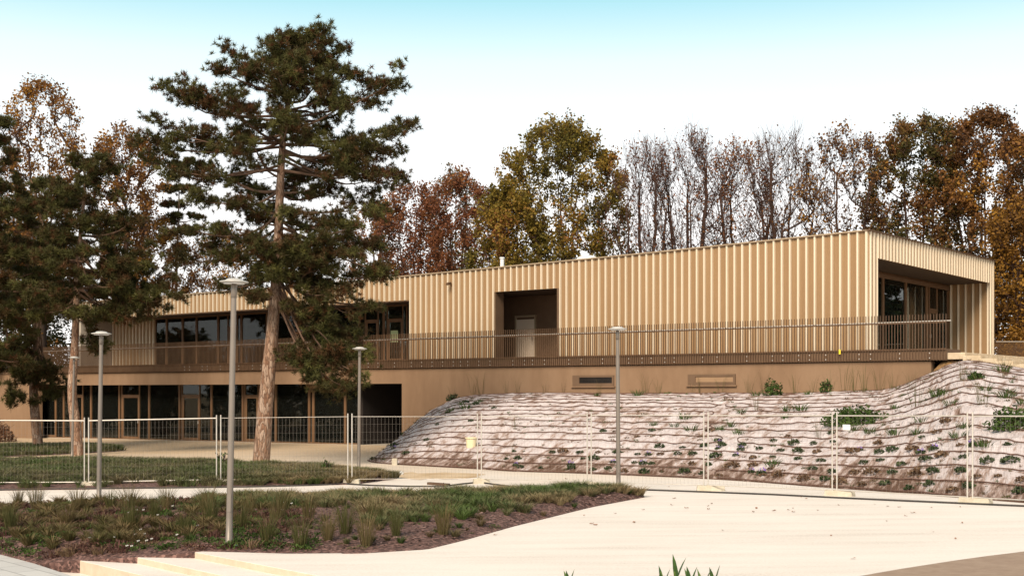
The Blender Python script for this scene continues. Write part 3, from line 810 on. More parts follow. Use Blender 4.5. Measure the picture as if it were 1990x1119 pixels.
b.lathe([(0.55 * math.cos(a), 0.26 * math.sin(a)) for a in [k * math.pi / 2 / 8 for k in range(9)]], 20, B(q, 1.15, rz(q) + 0.1)); b.build("skylight_dome", M['white'], roof, smooth_sh=True)
q = s_of(1120, 3.0); b = MB(); b.bbox(q - .25, q + .25, 2.8, 3.2, rz(q) - .1, rz(q) + .42); b.build("roof_vent", M['white'], roof)

# slab, concrete base and beam
SW1 = s_of(781, -1.5)
b = MB(); b.bbox(-3.6, 80, -1.55, -0.02, 3.83, 4.25); b.bbox(0.02, SEND, 0.0, TD, 3.83, FZ - 0.006); b.build("floor_slab", M['lining'], bld)
b = MB(); b.bbox(-3.0, SW1, -1.5, -1.1, -0.8, 3.80)
wall = b.build("basement_wall", M['concrete'], bld)
b = MB(); b.bbox(SW1 + 0.004, s_of(72, -1.5), -1.495, -1.1, 3.08, 3.80); b.build("concrete_beam", M['concrete'], bld)
sb = s_of(72, -1.5)
b = MB(); b.bbox(sb + 0.004, 95, -1.5, -1.1, -1.5, 3.80); b.build("basement_wall", M['concrete'], bld)
# slot windows in the base
def slot(x0, x1, y0, y1, dark):
    sa, sb_ = s_of(x1, -1.5), s_of(x0, -1.5)
    dm = 46.2 / (V.x * ((x0 + x1) / 2 - CX) / F + V.y)
    z1, z0 = EYE + (HY - y0) / F * dm, EYE + (HY - y1) / F * dm
    fr = MB()
    w_ = 0.09
    fr.bbox(sa, sb_, -1.56, -1.504, z1 - w_, z1); fr.bbox(sa, sb_, -1.56, -1.504, z0, z0 + w_ * 1.4)
    fr.bbox(sa, sa + w_, -1.56, -1.504, z0 + w_ * 1.4, z1 - w_); fr.bbox(sb_ - w_ * 4, sb_, -1.56, -1.504, z0 + w_ * 1.4, z1 - w_)
    wf = fr.build("window", M['lining'], bld)
    g = MB(); g.bbox(sa + w_, sb_ - w_ * 4, -1.525, -1.505, z0 + w_ * 1.4, z1 - w_); g.build("pane", dark, wf)
    s_ = MB(); s_.bbox(sa - .06, sb_ + .06, -1.6, -1.504, z0 - 0.05, z0 - 0.003); s_.build("sill", M['concrete'], wf)
darkglass = noise_mat('dark_slot_glass', [(0.3, (0.012, 0.010, 0.009)), (0.7, (0.02, 0.016, 0.014))], 1, 2, 0.15, spec=0.6)
slotblind = noise_mat('pale_slot_blind', [(0.3, (0.26, 0.16, 0.09)), (0.7, (0.33, 0.21, 0.12))], 1, 2, 0.6)
slot(1114, 1194, 729, 750, darkglass)
slot(1338, 1430, 727, 748, slotblind)

# rooms behind the glass (ground floor and upper floor)
b = MB()
b.bbox(SW1, 60, 7.0, 7.2, -0.6, 3.80); b.bbox(SW1 - 0.2, SW1, -1.1, 7.0, -0.6, 3.80)
b.bbox(60, 60.2, -1.1, 7.2, -0.8, 3.80)
b.build("ground_floor_wall", M['interior'], bld)
b = MB()
b.hexa([B(60, -0.6, -0.42), B(SW1, -0.6, -0.06), B(SW1, 7, -0.06), B(60, 7, -0.42), B(60, -0.6, -0.36), B(SW1, -0.6, -0.03), B(SW1, 7, -0.03), B(60, 7, -0.36)])
b.build("ground_floor", M['interior'], bld)
b = MB(); b.bbox(SW1, 60, -1.1, 7, 3.2, 3.24); b.build("ground_floor_ceiling", M['soffit'], bld)
b = MB()
b.bbox(0.3, SEND, TD - 0.2, TD, FZ, 8.05); b.bbox(SEND - 0.2, SEND, 0.12, TD - 0.2, FZ, 8.0)
b.bbox(SM0 - 1.2, SEND - 0.2, 9.0, 9.15, FZ, 8.0); b.bbox(SM1 + 3, SM1 + 3.15, 3.16, 9.0, FZ, 8.0)
b.build("upper_floor_wall", M['interior'], bld)
b = MB()
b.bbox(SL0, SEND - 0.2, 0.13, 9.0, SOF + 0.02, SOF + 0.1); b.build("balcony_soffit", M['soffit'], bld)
b = MB()                                            # board behind the cladding
b.bbox(0.05, SM0, 0.02, 0.12, FZ, 8.3); b.bbox(SM0, SM1, 0.02, 0.12, MIDZ, 8.3); b.bbox(SM1, SL0, 0.02, 0.12, FZ, 8.3); b.bbox(SL0, SEND, 0.02, 0.12, SOF, 8.1)
b.bbox(0.02, 0.12, 0.12, TR0, FZ, 8.6); b.bbox(0.02, 0.12, TR0, TR1, ENDZ, 8.6); b.bbox(0.02, 0.12, TR1, TD - 0.2, FZ - .3, 8.6)
b.build("backing_wall", M['lining'], bld)
# reveals
b = MB()
b.bbox(SL0 - 0.12, SL0 - 0.004, -0.03, 2.5, FZ, SOF + 0.02); b.build("balcony_reveal", M['clad'], bld)
b = MB()
b.bbox(SL0, SEND, -0.03, 0.13, SOF - 0.06, SOF - 0.004); b.build("balcony_head_trim", M['bronze'], bld)

def bay(s0, s1, t, z0, z1, door=None, axis='s', parent=bld, tr=None, fw=0.07, open_pane=True):
    """a glazed bay: posts at both ends, head and foot rails, one pane; with door=(sa, sb) a framed door with its own pane and handle"""
    def bx(mb, a0, a1, d0, d1, za, zb):
        if axis == 's': mb.bbox(a0, a1, t + d0, t + d1, za, zb)
        else: mb.bbox(t + d0, t + d1, a0, a1, za, zb)
    f = MB()
    bx(f, s0, s0 + fw, -0.06, 0.06, z0, z1); bx(f, s1 - fw, s1, -0.06, 0.06, z0, z1)
    bx(f, s0 + fw, s1 - fw, -0.05, 0.05, z1 - fw, z1); bx(f, s0 + fw, s1 - fw, -0.05, 0.05, z0, z0 + fw)
    zt = tr if tr else z1 - 0.6
    if door:
        for sd in door:
            bx(f, sd - fw / 2, sd + fw / 2, -0.053, 0.053, z0 + fw, z1 - fw)
        bx(f, door[0] + fw / 2, door[1] - fw / 2, -0.05, 0.05, zt, zt + fw)
    wf = f.build("window", M['frame'], parent)
    cuts = [s0 + fw, s1 - fw]
    segs = [(s0 + fw, s1 - fw)] if not door else [(s0 + fw, door[0] - fw / 2), (door[1] + fw / 2, s1 - fw)]
    for a, c in segs:
        if c - a > 0.05:
            g = MB(); bx(g, a, c, -0.008, 0.008, z0 + fw, z1 - fw); g.build("pane", M['glass'], wf)
    if door:
        g = MB(); bx(g, door[0] + fw / 2, door[1] - fw / 2, -0.008, 0.008, zt + fw, z1 - fw); g.build("pane", M['glass'], wf)
        d = MB(); a, c = door[0] + fw / 2 + 0.01, door[1] - fw / 2 - 0.01; dw = 0.11
        bx(d, a, a + dw, -0.04, 0.04, z0 + 0.02, zt - 0.01); bx(d, c - dw, c, -0.04, 0.04, z0 + 0.02, zt - 0.01)
        bx(d, a + dw, c - dw, -0.035, 0.035, zt - 0.01 - dw, zt - 0.01); bx(d, a + dw, c - dw, -0.035, 0.035, z0 + 0.02, z0 + 0.02 + dw * 1.5)
        do = d.build("door", M['frame'], parent)
        g = MB(); bx(g, a + dw, c - dw, -0.008, 0.008, z0 + 0.02 + dw * 1.5, zt - 0.01 - dw); g.build("pane", M['glass'], do)
        h = MB(); bx(h, a + 0.03, a + 0.06, -0.10, -0.041, z0 + 1.0, z0 + 1.16); h.build("handle", M['galv'], do)
    return wf

ORD_IN = ["nearest the dark porch", "second from the porch", "third from the porch", "fourth from the porch", "farthest from the porch"]
SP = s_of(700, -0.5)
b = MB(); b.bbox(SW1 + 0.01, SP, 6.8, 6.95, -0.25, 3.19); b.bbox(SP - 0.15, SP - 0.005, -0.45, 6.797, -0.25, 3.19); b.bbox(SW1 + 0.004, SW1 + 0.1, -1.05, 6.79, -0.25, 3.19)
b.bbox(SW1 + 0.11, SP - 0.16, -1.05, 6.79, 3.10, 3.19)
b.build("porch_wall", M['porch'], bld)
# ground floor glazing
GT = -0.5
def gz(s): return float(np.interp(s, [SW1, 60], [-0.03, -0.36])) + 0.005
posts = [700, 672, 610, 602, 537, 473, 412, 350, 291, 233, 178, 125, 76]
doors = {2: None, 4: (503, 477), 6: (389, 355), 8: (272, 238), 10: (162, 145), 11: (110, 80)}
for i in range(len(posts) - 1):
    s0, s1 = s_of(posts[i], GT), s_of(posts[i + 1], GT)
    dr = doors.get(i)
    if dr: dr = (s_of(dr[0], GT), s_of(dr[1], GT))
    bay(s0 + 0.004, s1 - 0.004, GT, gz(s1), 3.19, dr, tr=2.42)
# things seen in the ground floor room
s_g = s_of(637, 1.2)
b = MB(); b.bbox(s_g - 0.45, s_g + 0.45, 1.1, 1.2, 0.0, 2.5); b.build("green_door_panel", M['greendoor'], bld)

M['table'] = noise_mat('pale_table_laminate', [(0.3, (0.45, 0.40, 0.32)), (0.7, (0.52, 0.47, 0.38))], 2, 3, 0.5)
for k in range(5):
    sc0 = SW1 + 7.5 + k * 5.2
    tb = thing("room_table", B(sc0, 2.2, gz(sc0)), "pale table dimly seen behind the ground floor glass, " + ORD_IN[k], "table", "tables in the ground floor room")
    b = MB(); b.bbox(sc0 - .8, sc0 + .8, 1.8, 2.6, gz(sc0) + .71, gz(sc0) + .75); b.build("table_top", M['table'], tb)
    for ds, dt in ((-.7, 1.88), (.7, 1.88), (-.7, 2.5), (.7, 2.5)):
        b = MB(); b.bbox(sc0 + ds - .025, sc0 + ds + .025, dt - .025, dt + .025, gz(sc0), gz(sc0) + .708); b.build("leg", M['bronze'], tb)

# upper balcony back wall: cladding at the far left, glazing in bays, a door at the right end
BT = 2.5
SC0 = s_of(302, BT)
b = clad([(SC0, SEND - 0.25, FZ, lambda s: SOF + 0.02)], lambda s, d, z: B(s, BT - d, z)); b.build("balcony_cladding", [M['clad'], M['perf']], bld)
b = MB(); b.bbox(SC0 + .02, SEND - .2, BT + .02, BT + .12, FZ, SOF + .02); b.build("backing_wall", M['lining'], bld)
up = [793, 747, 700, 640, 580, 520, 470, 425, 383, 356, 325, 303]
for i in range(len(up) - 1):
    s0, s1 = s_of(up[i], BT), s_of(up[i + 1], BT)
    dr = None
    if i == 0: dr = (s_of(784, BT), s_of(754, BT))
    if i == 1: dr = (s_of(736, BT), s_of(711, BT))
    if i == 6: dr = (s_of(462, BT), s_of(444, BT))
    bay(s0 + 0.004, s1 - 0.004, BT, FZ, SOF + 0.015, dr, tr=6.55)
sd = s_of(767, BT)
b = MB(); b.bbox(sd - 0.26, sd + 0.26, BT - 0.03, BT - 0.012, 5.35, 5.98); b.build("paper_notice", M['green_paper'], bld)

# lobby recess in the middle of the front
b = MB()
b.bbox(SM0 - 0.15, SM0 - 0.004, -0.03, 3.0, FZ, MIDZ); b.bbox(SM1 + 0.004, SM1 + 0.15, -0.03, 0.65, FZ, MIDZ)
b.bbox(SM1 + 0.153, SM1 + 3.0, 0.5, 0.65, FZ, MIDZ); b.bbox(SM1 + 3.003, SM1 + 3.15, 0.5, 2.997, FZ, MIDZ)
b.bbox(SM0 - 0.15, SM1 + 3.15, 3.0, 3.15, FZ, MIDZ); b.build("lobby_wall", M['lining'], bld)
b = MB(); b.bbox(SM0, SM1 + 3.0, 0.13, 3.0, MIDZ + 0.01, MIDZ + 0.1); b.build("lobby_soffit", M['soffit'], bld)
sd0, sd1 = s_of(1038, 2.9), s_of(1003, 2.9)
b = MB(); b.bbox(sd0, sd1, 2.93, 2.985, FZ + 0.01, 6.3)
M['paledoor'] = noise_mat('pale_door', [(0.3, (0.66, 0.55, 0.43)), (0.7, (0.72, 0.61, 0.49))], 1, 3, 0.6)
do = b.build("door", M['paledoor'], bld)
b = MB(); b.bbox(sd0 - .09, sd0 - 0.003, 2.9, 2.985, FZ, 6.4); b.bbox(sd1 + 0.003, sd1 + .09, 2.9, 2.985, FZ, 6.4); b.bbox(sd0 - .09, sd1 + .09, 2.9, 2.985, 6.403, 6.5); b.build("door_frame", M['trim'], do)
b = MB(); b.bbox(sd0 + .1, sd0 + .14, 2.85, 2.928, 5.25, 5.42); b.build("handle", M['galv'], do)
b = MB(); b.bbox(SM0 + 0.05, SM0 + 0.45, 2.9, 2.985, 6.35, 6.95); b.build("meter_box", M['lining'], bld)

# end loggia: soffit, glazing set back, clad end wall
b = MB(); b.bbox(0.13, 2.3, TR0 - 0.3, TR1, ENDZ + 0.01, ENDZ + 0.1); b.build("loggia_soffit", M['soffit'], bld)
b = clad([(0.03, 2.1, FZ - 0.02, lambda s: ENDZ + 0.01)], lambda s, d, z: B(s, TR1 - d, z), 0.02); b.build("loggia_cladding", [M['clad'], M['perf']], bld)
b = MB(); b.bbox(0.13, 2.2, TR1 + 0.02, TR1 + 0.14, FZ - .02, ENDZ + .01); b.bbox(0.13, 2.1, TR0 - 0.25, TR0 - 0.1, FZ, ENDZ + .01); b.build("backing_wall", M['lining'], bld)
tt = [TR0 - 0.1, 3.9, 6.8, 9.6, 12.4, TR1 - 0.02]
for i in range(5):
    dr = (tt[i] + 0.35, tt[i] + 1.45) if i == 4 else None
    bay(tt[i] + 0.004, tt[i + 1] - 0.004, 2.05, FZ, ENDZ, dr, axis='t', tr=6.6, fw=0.10)
b = MB(); b.bbox(1.9, 1.97, TR0, TR1 - 0.1, ENDZ - 0.28, ENDZ - 0.1)
b.build("blind_box", M['lining'], bld)
b = MB(); b.bbox(7.9, 8.0, 0.3, TD - 0.3, FZ, 8.0); b.build("upper_floor_wall", M['interior'], bld)
b = MB(); b.bbox(2.3, SM0 - .2, 0.13, TD - .2, 8.02, 8.06); b.build("upper_floor_ceiling", M['interior'], bld)
# small wall camera under the parapet
q = s_of(878, 0)
b = MB(); b.bbox(q - .05, q + .05, -0.20, -0.086, 7.95, 8.08)
wl = b.build("wall_lamp", M['bronze'], bld)
b = MB(); b.tube([B(q, -0.205, 8.02), B(q - .05, -0.42, 7.96)], 0.065, 10); b.build("lamp_shade", M['bronze'], wl)

# balustrade on the slab edge
RT = -1.62
bal = MB()
s_ = -3.6
while s_ < 58:
    bal.bbox(s_, s_ + 0.016, RT - 0.045, RT, 3.82, 5.53)
    s_ += 0.112
ra = bal.build("balustrade", M['bronze'], bld)
ra['label'] = "thin brown upright bars in front of the slab edge"
b = MB(); b.tube([B(-3.74, RT + 0.07, 5.27), B(58, RT + 0.07, 5.27)], 0.024, 8); b.build("handrail", M['galv'], ra)
b = MB(); b.bbox(-3.6, 58, RT + 0.002, RT + 0.014, 5.20, 5.24); b.bbox(-3.6, 58, RT + 0.002, RT + 0.014, 4.22, 4.27); b.bbox(-3.6, 58, RT + 0.002, RT + 0.014, 3.86, 3.9)
s_ = -3.2
while s_ < 58:
    b.tube([B(s_, RT + 0.01, 5.17), B(s_, RT + 0.07, 5.25)], 0.014, 4)
    s_ += 0.75
b.build("rail_brackets", M['bronze'], ra)
b = MB()
r5 = random.Random(5)
s_ = -3.0
while s_ < 40:
    for z in (3.92, 4.1):
        b.tube([B(s_, RT - 0.046, z), B(s_, RT - 0.056, z)], 0.022, 6)
    s_ += r5.choice((0.45, 0.67, 1.12, 1.34))
b.build("bolts", M['galv'], ra)
sy = s_of(1633, RT)
b = MB(); b.bbox(sy - .035, sy + .035, RT - 0.06, RT - 0.048, 4.12, 4.30)
props(b.build("yellow_tag", M['yellow'], None, B(sy, RT - .05, 4.08)), "small yellow plastic tag hanging on the balustrade bars", "tag")

# ------------------------------------------------------------------ upper ground, terrace stairs, far railing
na, nb = 60, 50
vs = []
sl = np.linspace(-70, 90, na + 1); tl = np.concatenate([np.linspace(TD + 0.05, 40, 26), np.linspace(44, 160, nb - 25)])
for s in sl:
    for t in tl:
        p = B(s, t, 0)
        z = 4.0 + 0.5 * smooth(t, 20, 60) + 0.12 * mnoise.noise((p.x * .2, p.y * .2, 0)) - 4.6 * smooth(s, 56, 66)
        vs.append((p.x, p.y, z))
ii = np.arange(len(sl) * len(tl)).reshape(len(sl), len(tl))
q = np.stack([ii[:-1, :-1], ii[:-1, 1:], ii[1:, 1:], ii[1:, :-1]], -1).reshape(-1, 4)
o = np_mesh("hill", vs, q, M['hill'], smooth_sh=True)
if o.data.polygons[10].normal.z < 0: o.data.flip_normals()
props(o, "leaf covered rise behind the building", None, None, 'structure')
vs = []
sl = np.linspace(-70, -0.02, 50); tl = np.linspace(-1.2, TD + 0.3, 30)
for s in sl:
    for t in tl:
        p = B(s, t, 0)
        z = 3.1 + 0.88 * smooth(t, 6.5, 10) + 0.85 * smooth(s, -3.0, -1.0) * smooth(t, 10, 6.5)
        vs.append((p.x, p.y, z))
ii = np.arange(len(sl) * len(tl)).reshape(len(sl), len(tl))
q = np.stack([ii[:-1, :-1], ii[:-1, 1:], ii[1:, 1:], ii[1:, :-1]], -1).reshape(-1, 4)
o = np_mesh("upper_terrace_ground", vs, q, M['soil'], smooth_sh=True)
if o.data.polygons[10].normal.z < 0: o.data.flip_normals()
props(o, "bare ground beside the end of the building", None, None, 'structure')

ts = thing("sandstone_stairs", B(-4, 2, 3.2), "stair of cut yellow sandstone blocks beside the end of the building", "stairs")
b = MB(); b.bbox(-3.55, -0.16, -0.9, TR1 + 1, 3.86, 4.17); b.build("landing", M['stone'], ts, bevel=0.01)
for i in range(7):
    s1 = -3.60 - 0.62 * i
    z1 = 4.10 - 0.115 * i
    for k in range(5):
        b = MB(); t0 = -1.55 - 0.22 * i + k * 1.6
        b.bbox(s1 - 0.64, s1 - 0.01, t0, t0 + (1.59), z1 - 0.24, z1 - 0.004 * ((i + k) % 3)); b.build("stone_block", M['stone'], ts, bevel=0.015)

fr = thing("far_railing", pix(1965, 690, 60), "dark metal railing with pale top rail at the right edge behind the building", "railing")
p0, p1 = pix(1936, 664, 62), pix(2060, 664, 56)
b = MB(); b.tube([p0, p1], 0.035, 8); b.build("top_rail", M['galv'], fr)
b = MB()
for k in range(60):
    p = p0.lerp(p1, k / 59.0); b.tube([(p.x, p.y, p.z - 1.15), (p.x, p.y, p.z - 0.03)], 0.014, 4)
b.build("bars", M['bronze'], fr)

# ------------------------------------------------------------------ embankment
def crm(P, u):
    n = len(P) - 1
    i = min(int(u), n - 1); f = u - i
    p0, p1, p2, p3 = P[max(i - 1, 0)], P[i], P[i + 1], P[min(i + 2, n)]
    return 0.5 * ((2 * p1) + (p2 - p0) * f + (2 * p0 - 5 * p1 + 4 * p2 - p3) * f * f + (3 * p1 - p0 - 3 * p2 + p3) * f ** 3)
def wp(x, z):
    p = B(s_of(x, -1.52), -1.52, z); return p
CT = [  # (foot of the bank in photo pixels, crest point)
    (gp(712, 893), wp(792, -0.10)), (gp(722, 898), wp(815, 0.95)), (gp(760, 902), wp(850, 1.80)), (gp(830, 906), wp(905, 2.42)), (gp(920, 911), wp(985, 2.58)), (gp(1000, 916), wp(1080, 2.60)),
    (gp(1100, 919), wp(1180, 2.60)), (gp(1200, 923), wp(1280, 2.60)), (gp(1300, 927), wp(1370, 2.60)), (gp(1400, 932), wp(1460, 2.60)), (gp(1500, 939), wp(1560, 2.62)), (gp(1600, 947), wp(1660, 2.70)),
    (gp(1700, 954), wp(1735, 2.80)), (gp(1800, 962), pix(1805, 728, 45.6)), (gp(1880, 968), pix(1872, 703, 44.6)), (gp(1990, 977), pix(1955, 712, 43.2)), (gp(2100, 986), pix(2050, 728, 41.5)), (gp(2260, 1000), pix(2200, 745, 39))]
NCT = len(CT) - 1
FB = [c[0] for c in CT]; TP = [c[1] for c in CT]
NROW = 17
def emb(a, bb, disp=True):
    u = a * NCT
    p, q = crm(FB, u), crm(TP, u)
    r = p.lerp(q, bb)
    zz = math.sin(min(1, max(0, bb)) * math.pi / 2) ** 1.05
    r.z = p.z + (q.z - p.z) * zz
    if disp:
        k = min(1, bb * 6) * min(1, (1 - bb) * 6 + 0.15)
        r.z += k * (0.06 * mnoise.noise((r.x * 0.4, r.y * 0.4, 2)) + 0.035 * mnoise.noise(((r.x + r.z) * 1.3, (r.y) * 1.6, 4)) + 0.04 * mnoise.noise(((r.x * .8 + r.z * 1.6) * 2.6, r.y * 3.4, 9)) + 0.03 * abs(math.sin(math.pi * (bb * NROW - 0.12))) ** 0.6)
    return r
def emb_a(x):
    """row parameter of the crest/foot column seen near photo column x (measured half-way up)"""
    lo, hi = 0.0, 1.0
    for _ in range(26):
        m = (lo + hi) / 2; r = emb(m, 0.4, False)
        if r.x / r.y * F + CX < x: lo = m
        else: hi = m
    return (lo + hi) / 2
na, nb = 420, 136
vs = np.array([[emb(i / na, j / nb) for j in range(nb + 1)] for i in range(na + 1)]).reshape(-1, 3)
ii = np.arange((na + 1) * (nb + 1)).reshape(na + 1, nb + 1)
q = np.stack([ii[:-1, :-1], ii[1:, :-1], ii[1:, 1:], ii[:-1, 1:]], -1).reshape(-1, 4)
o = np_mesh("embankment", vs, q, M['fleece'], smooth_sh=True)
if o.data.polygons[len(q) // 2].normal.z < 0: o.data.flip_normals()
uvl = o.data.uv_layers.new(name="UVMap")
lp = np.zeros(len(o.data.loops), dtype=np.int32); o.data.loops.foreach_get("vertex_index", lp)
ua = np.repeat(np.arange(na + 1) / na, nb + 1) * 36.0
ub = np.tile(np.arange(nb + 1) / nb, na + 1) * NROW
uvl.data.foreach_set("uv", np.stack([ua[lp], ub[lp]], 1).astype(np.float32).ravel())
props(o, "sloping earth bank covered with pale fibre fleece below the building", None, None, 'structure')

r7 = random.Random(7)
AS = emb_a(1410)
def row_pts(a0, a1, bb, seed):
    n = max(8, int(abs(a1 - a0) * 150))
    out = []
    for k in range(n + 1):
        a = a0 + (a1 - a0) * k / n
        o_ = 0.006 * mnoise.noise((a * 14, seed * 3.7, 0)) + 0.0025 * mnoise.noise((a * 60, seed * 1.7, 5))
        out.append((a, bb + o_))
    return out
hn = 0
WHERE_ROW = ["lowest", "second", "third", "fourth", "fifth", "sixth", "seventh", "eighth", "topmost"]
for side in (0, 1):
    for j in range(0, NROW, 2):
        rows = [(j + 0.12) / NROW, min(0.99, (j + 1.12) / NROW)]
        aj = AS + r7.uniform(-0.02, 0.02)
        if side == 0:
            a_far = 0.035 + 0.02 * r7.random() + 0.012 * j / NROW
            ends = (a_far, aj - 0.012)
        else:
            ends = (aj + 0.012, 1.0)
        p1 = row_pts(ends[0], ends[1], rows[0], j + side * 50)
        p2 = row_pts(ends[0], ends[1], rows[1], j + 1 + side * 50)
        if side == 0:
            loop = [(ends[1] + 0.012 * math.sin(t), rows[0] + (rows[1] - rows[0]) * (0.5 - 0.5 * math.cos(t))) for t in [math.pi * k / 8 for k in range(1, 8)]]
            path = p1 + loop + p2[::-1]
        else:
            loop = [(ends[0] - 0.012 * math.sin(t), rows[0] + (rows[1] - rows[0]) * (0.5 - 0.5 * math.cos(t))) for t in [math.pi * k / 8 for k in range(1, 8)]]
            path = p1[::-1] + loop + p2
        pts = [emb(a, b_) + Vector((0, -0.01, 0.022)) for a, b_ in path]
        b = MB(); b.tube(pts, 0.017, 5)
        lab = "brown irrigation hose, %s half of the bank, %s loop%s" % ("left" if side == 0 else "right", WHERE_ROW[j // 2], "" if j // 2 in (0, 8) else " from below")
        props(b.build("irrigation_hose", M['hose'], None, pts[0]), lab, "hose", "irrigation hoses on the bank")

# plants on the bank: shrublets in rows low down, dry ones, purple flowering ones, wisps along the crest
cush = []
for s in range(4):
    cush.append(leafball(90, 0.17, 0.085, 0.75, s + 80))
def instance(cache, key, make):
    if key not in cache: cache[key] = make(); return cache[key]
    c = cache[key].copy(); COL.objects.link(c)
    return c
def bank_zone(a, b_):
    x = emb(a, b_, False); px_ = x.x / x.y * F + CX
    if px_ < 930: return "left of the second fence gap"
    return None
cacheP = {}
plants = []
def add_plant(x, row, kd, sc=1.0):
    a = emb_a(x); bb = (row + 0.55) / NROW
    # correct the column for this height
    for _ in range(3):
        r = emb(a, bb, False); a = min(0.999, max(0.02, a + (x - (r.x / r.y * F + CX)) / 1500.0))
    p = emb(a, bb)
    v_ = r7.randrange(4)
    def mk():
        pv, pf = cush[v_]
        mt = {'green': L['darkherb'], 'dry': L['dryherb'], 'purple': L['darkherb']}[kd]
        t = np.clip(0.5 + nrg.uniform(-.5, .5, len(pf)), 0, 1)
        o = np_mesh("bank_plant", pv, pf, mt, tint=t, local=True)
        return o
    o = instance(cacheP, (kd, v_), mk)
    if kd == 'purple' and False: pass
    o.location = p; o.rotation_euler = (0, 0, r7.uniform(0, 6)); s = sc * r7.uniform(0.75, 1.25); o.scale = (s, s, s * r7.uniform(.8, 1.2))
    plants.append((x, row, kd, o))
    return o
GAPS = [(932, "on the bank's left nose"), (1145, "left of the bank lamp's joint"), (1203, "just left of the bank lamp"), (1372, "right of the bank lamp"), (1622, "left of the signed panel"), (1885, "behind the signed panel"), (3000, "beyond the rightmost fence joint")]
for row in range(0, 6):
    x = 960 + 60 * r7.random() + (0 if row < 3 else 200)
    while x < 2010:
        if r7.random() < (0.85 if row < 4 else 0.45):
            kd = 'dry' if r7.random() < 0.30 else 'green'
            add_plant(x + r7.uniform(-8, 8), row + r7.uniform(-.2, .2), kd, (0.8 if x < 1250 else 0.98) * (0.85 if row > 3 else 1.0) * r7.uniform(0.7, 1.2))
        x += 28 + 12 * r7.random() + (x - 960) * 0.010
for x, row in ((745, 0.4), (790, 1.2), (830, 3.5), (850, 6.0), (870, 8.5), (905, 11), (915, 6.2), (770, 3.4), (925, 10.2), (960, 9)):
    add_plant(x, row, 'green', 0.9)
rows_w = ["lowest row", "second row", "third row", "fourth row", "fifth row", "sixth row"]
dl = {}
for x, row, kd, o in plants:
    g = next(t for lim, t in GAPS if x < lim)
    rw = rows_w[int(round(min(5, max(0, row))))] if row < 6 else "upper part"
    lab = "%s cushion plant, %s, %s" % ("dried brown" if kd == 'dry' else "dark green", rw, g)
    props(o, lab, "plant", "cushion plants on the bank")
    dl.setdefault(lab, []).append(o)
split_labels(dl)

# purple flowers on some plants
fv, ff = leafball(16, 0.13, 0.045, 0.9, 200, 1.2)
PURP = [(1110, 0.3), (1260, 1.9), (1250, 0.8), (1192, 0.8), (1400, 3.6), (1440, 2.7), (1395, 2.8), (1430, 2.0), (1460, 0.4), (1670, 3.3), (1790, 2.7), (1815, 2.9), (1890, 2.9), (770, 2.6), (1002, 0.2), (1480, 0.3)]
fo = None
for i, (x, row) in enumerate(PURP):
    root = add_plant(x, row, 'green', 0.8); plants.pop()
    root = root if root.users_collection else root
    if root.data.name in (cacheP[k].data.name for k in cacheP) and root in cacheP.values():
        c = root.copy(); COL.objects.link(c); root.location = (root.location.x, root.location.y, root.location.z)
        COL.objects.unlink(c); bpy.data.objects.remove(c)
    if fo is None:
        fo = np_mesh("blossoms", fv + np.array([0, 0, 0.09]), ff, L['purple'], root, tint=nrg.uniform(0, 1, len(ff)), local=True)
    else:
        c = fo.copy(); COL.objects.link(c); c.parent = root
    g = next(t for lim, t in GAPS if x < lim)
    lab = "purple flowering cushion plant, " + (rows_w[int(round(min(5, max(0, row))))]) + ", " + g
    root.name = "flowering_bank_plant"
    props(root, lab, "plant", "purple flowering plants on the bank")
    dl.setdefault(lab, []).append(root)
split_labels({k: v for k, v in dl.items() if k.startswith("purple")})

# green weeds higher up and at the crest
weedp = [blades(40, 0.34, 0.02, 0.18, 1.1, s + 120, 0.7) for s in range(3)]
wispp = [blades(16, 0.85, 0.009, 0.14, 0.55, s + 140, 1.0) for s in range(4)]
cacheW = {}
def add_at(cache, key, make, p, sc):
    o = instance(cache, key, make); o.location = p; o.rotation_euler = (0, 0, r7.uniform(0, 6)); o.scale = (sc, sc, sc); return o
def mk_weed(k, pr, mat, nm, lo, hi):
    def f():
        pv, pf = pr[k]; return np_mesh(nm, pv, pf, mat, tint=nrg.uniform(lo, hi, len(pf)), local=True)
    return f
def on_bank(x, y):
    """the bank point seen at photo pixel (x, y)"""
    a = emb_a(x); lo, hi = 0.0, 1.0
    for it in range(5):
        lo, hi = 0.0, 1.0
        for _ in range(20):
            m = (lo + hi) / 2; r = emb(a, m, False); yy = HY - (r.z - EYE) / r.y * F
            if yy > y: lo = m
            else: hi = m
        r = emb(a, lo, False); a = min(0.999, max(0.0, a + (x - (r.x / r.y * F + CX)) / 1600.0))
    return emb(a, lo)
WEED = [(1270, 828), (1310, 830), (1330, 816), (1420, 830), (1435, 845), (1398, 838), (1440, 806), (1342, 838), (1525, 815), (1528, 800), (1740, 795), (1790, 820), (1780, 845), (1848, 790), (1862, 850), (1872, 835), (1912, 872), (1990, 790), (1955, 775), (1830, 770), (1820, 772), (1893, 735), (1915, 760), (1960, 762), (1950, 725), (1500, 905), (895, 788), (875, 800), (930, 782), (905, 795), (1240, 770), (1160, 772), (1470, 770), (1555, 800), (1570, 770), (1690, 845), (1660, 838), (1740, 845)]
dl2 = {}
def near_words(x, y):
    hx = ("near the bank's left nose" if x < 950 else "left of the bank lamp" if x < 1200 else "right of the bank lamp" if x < 1380 else
          "in mid bank" if x < 1600 else "near the big bush" if x < 1780 else "on the bank's right end")
    hy = "at the crest" if y < 790 else "half way up" if y < 850 else "low down"
    return hx + ", " + hy
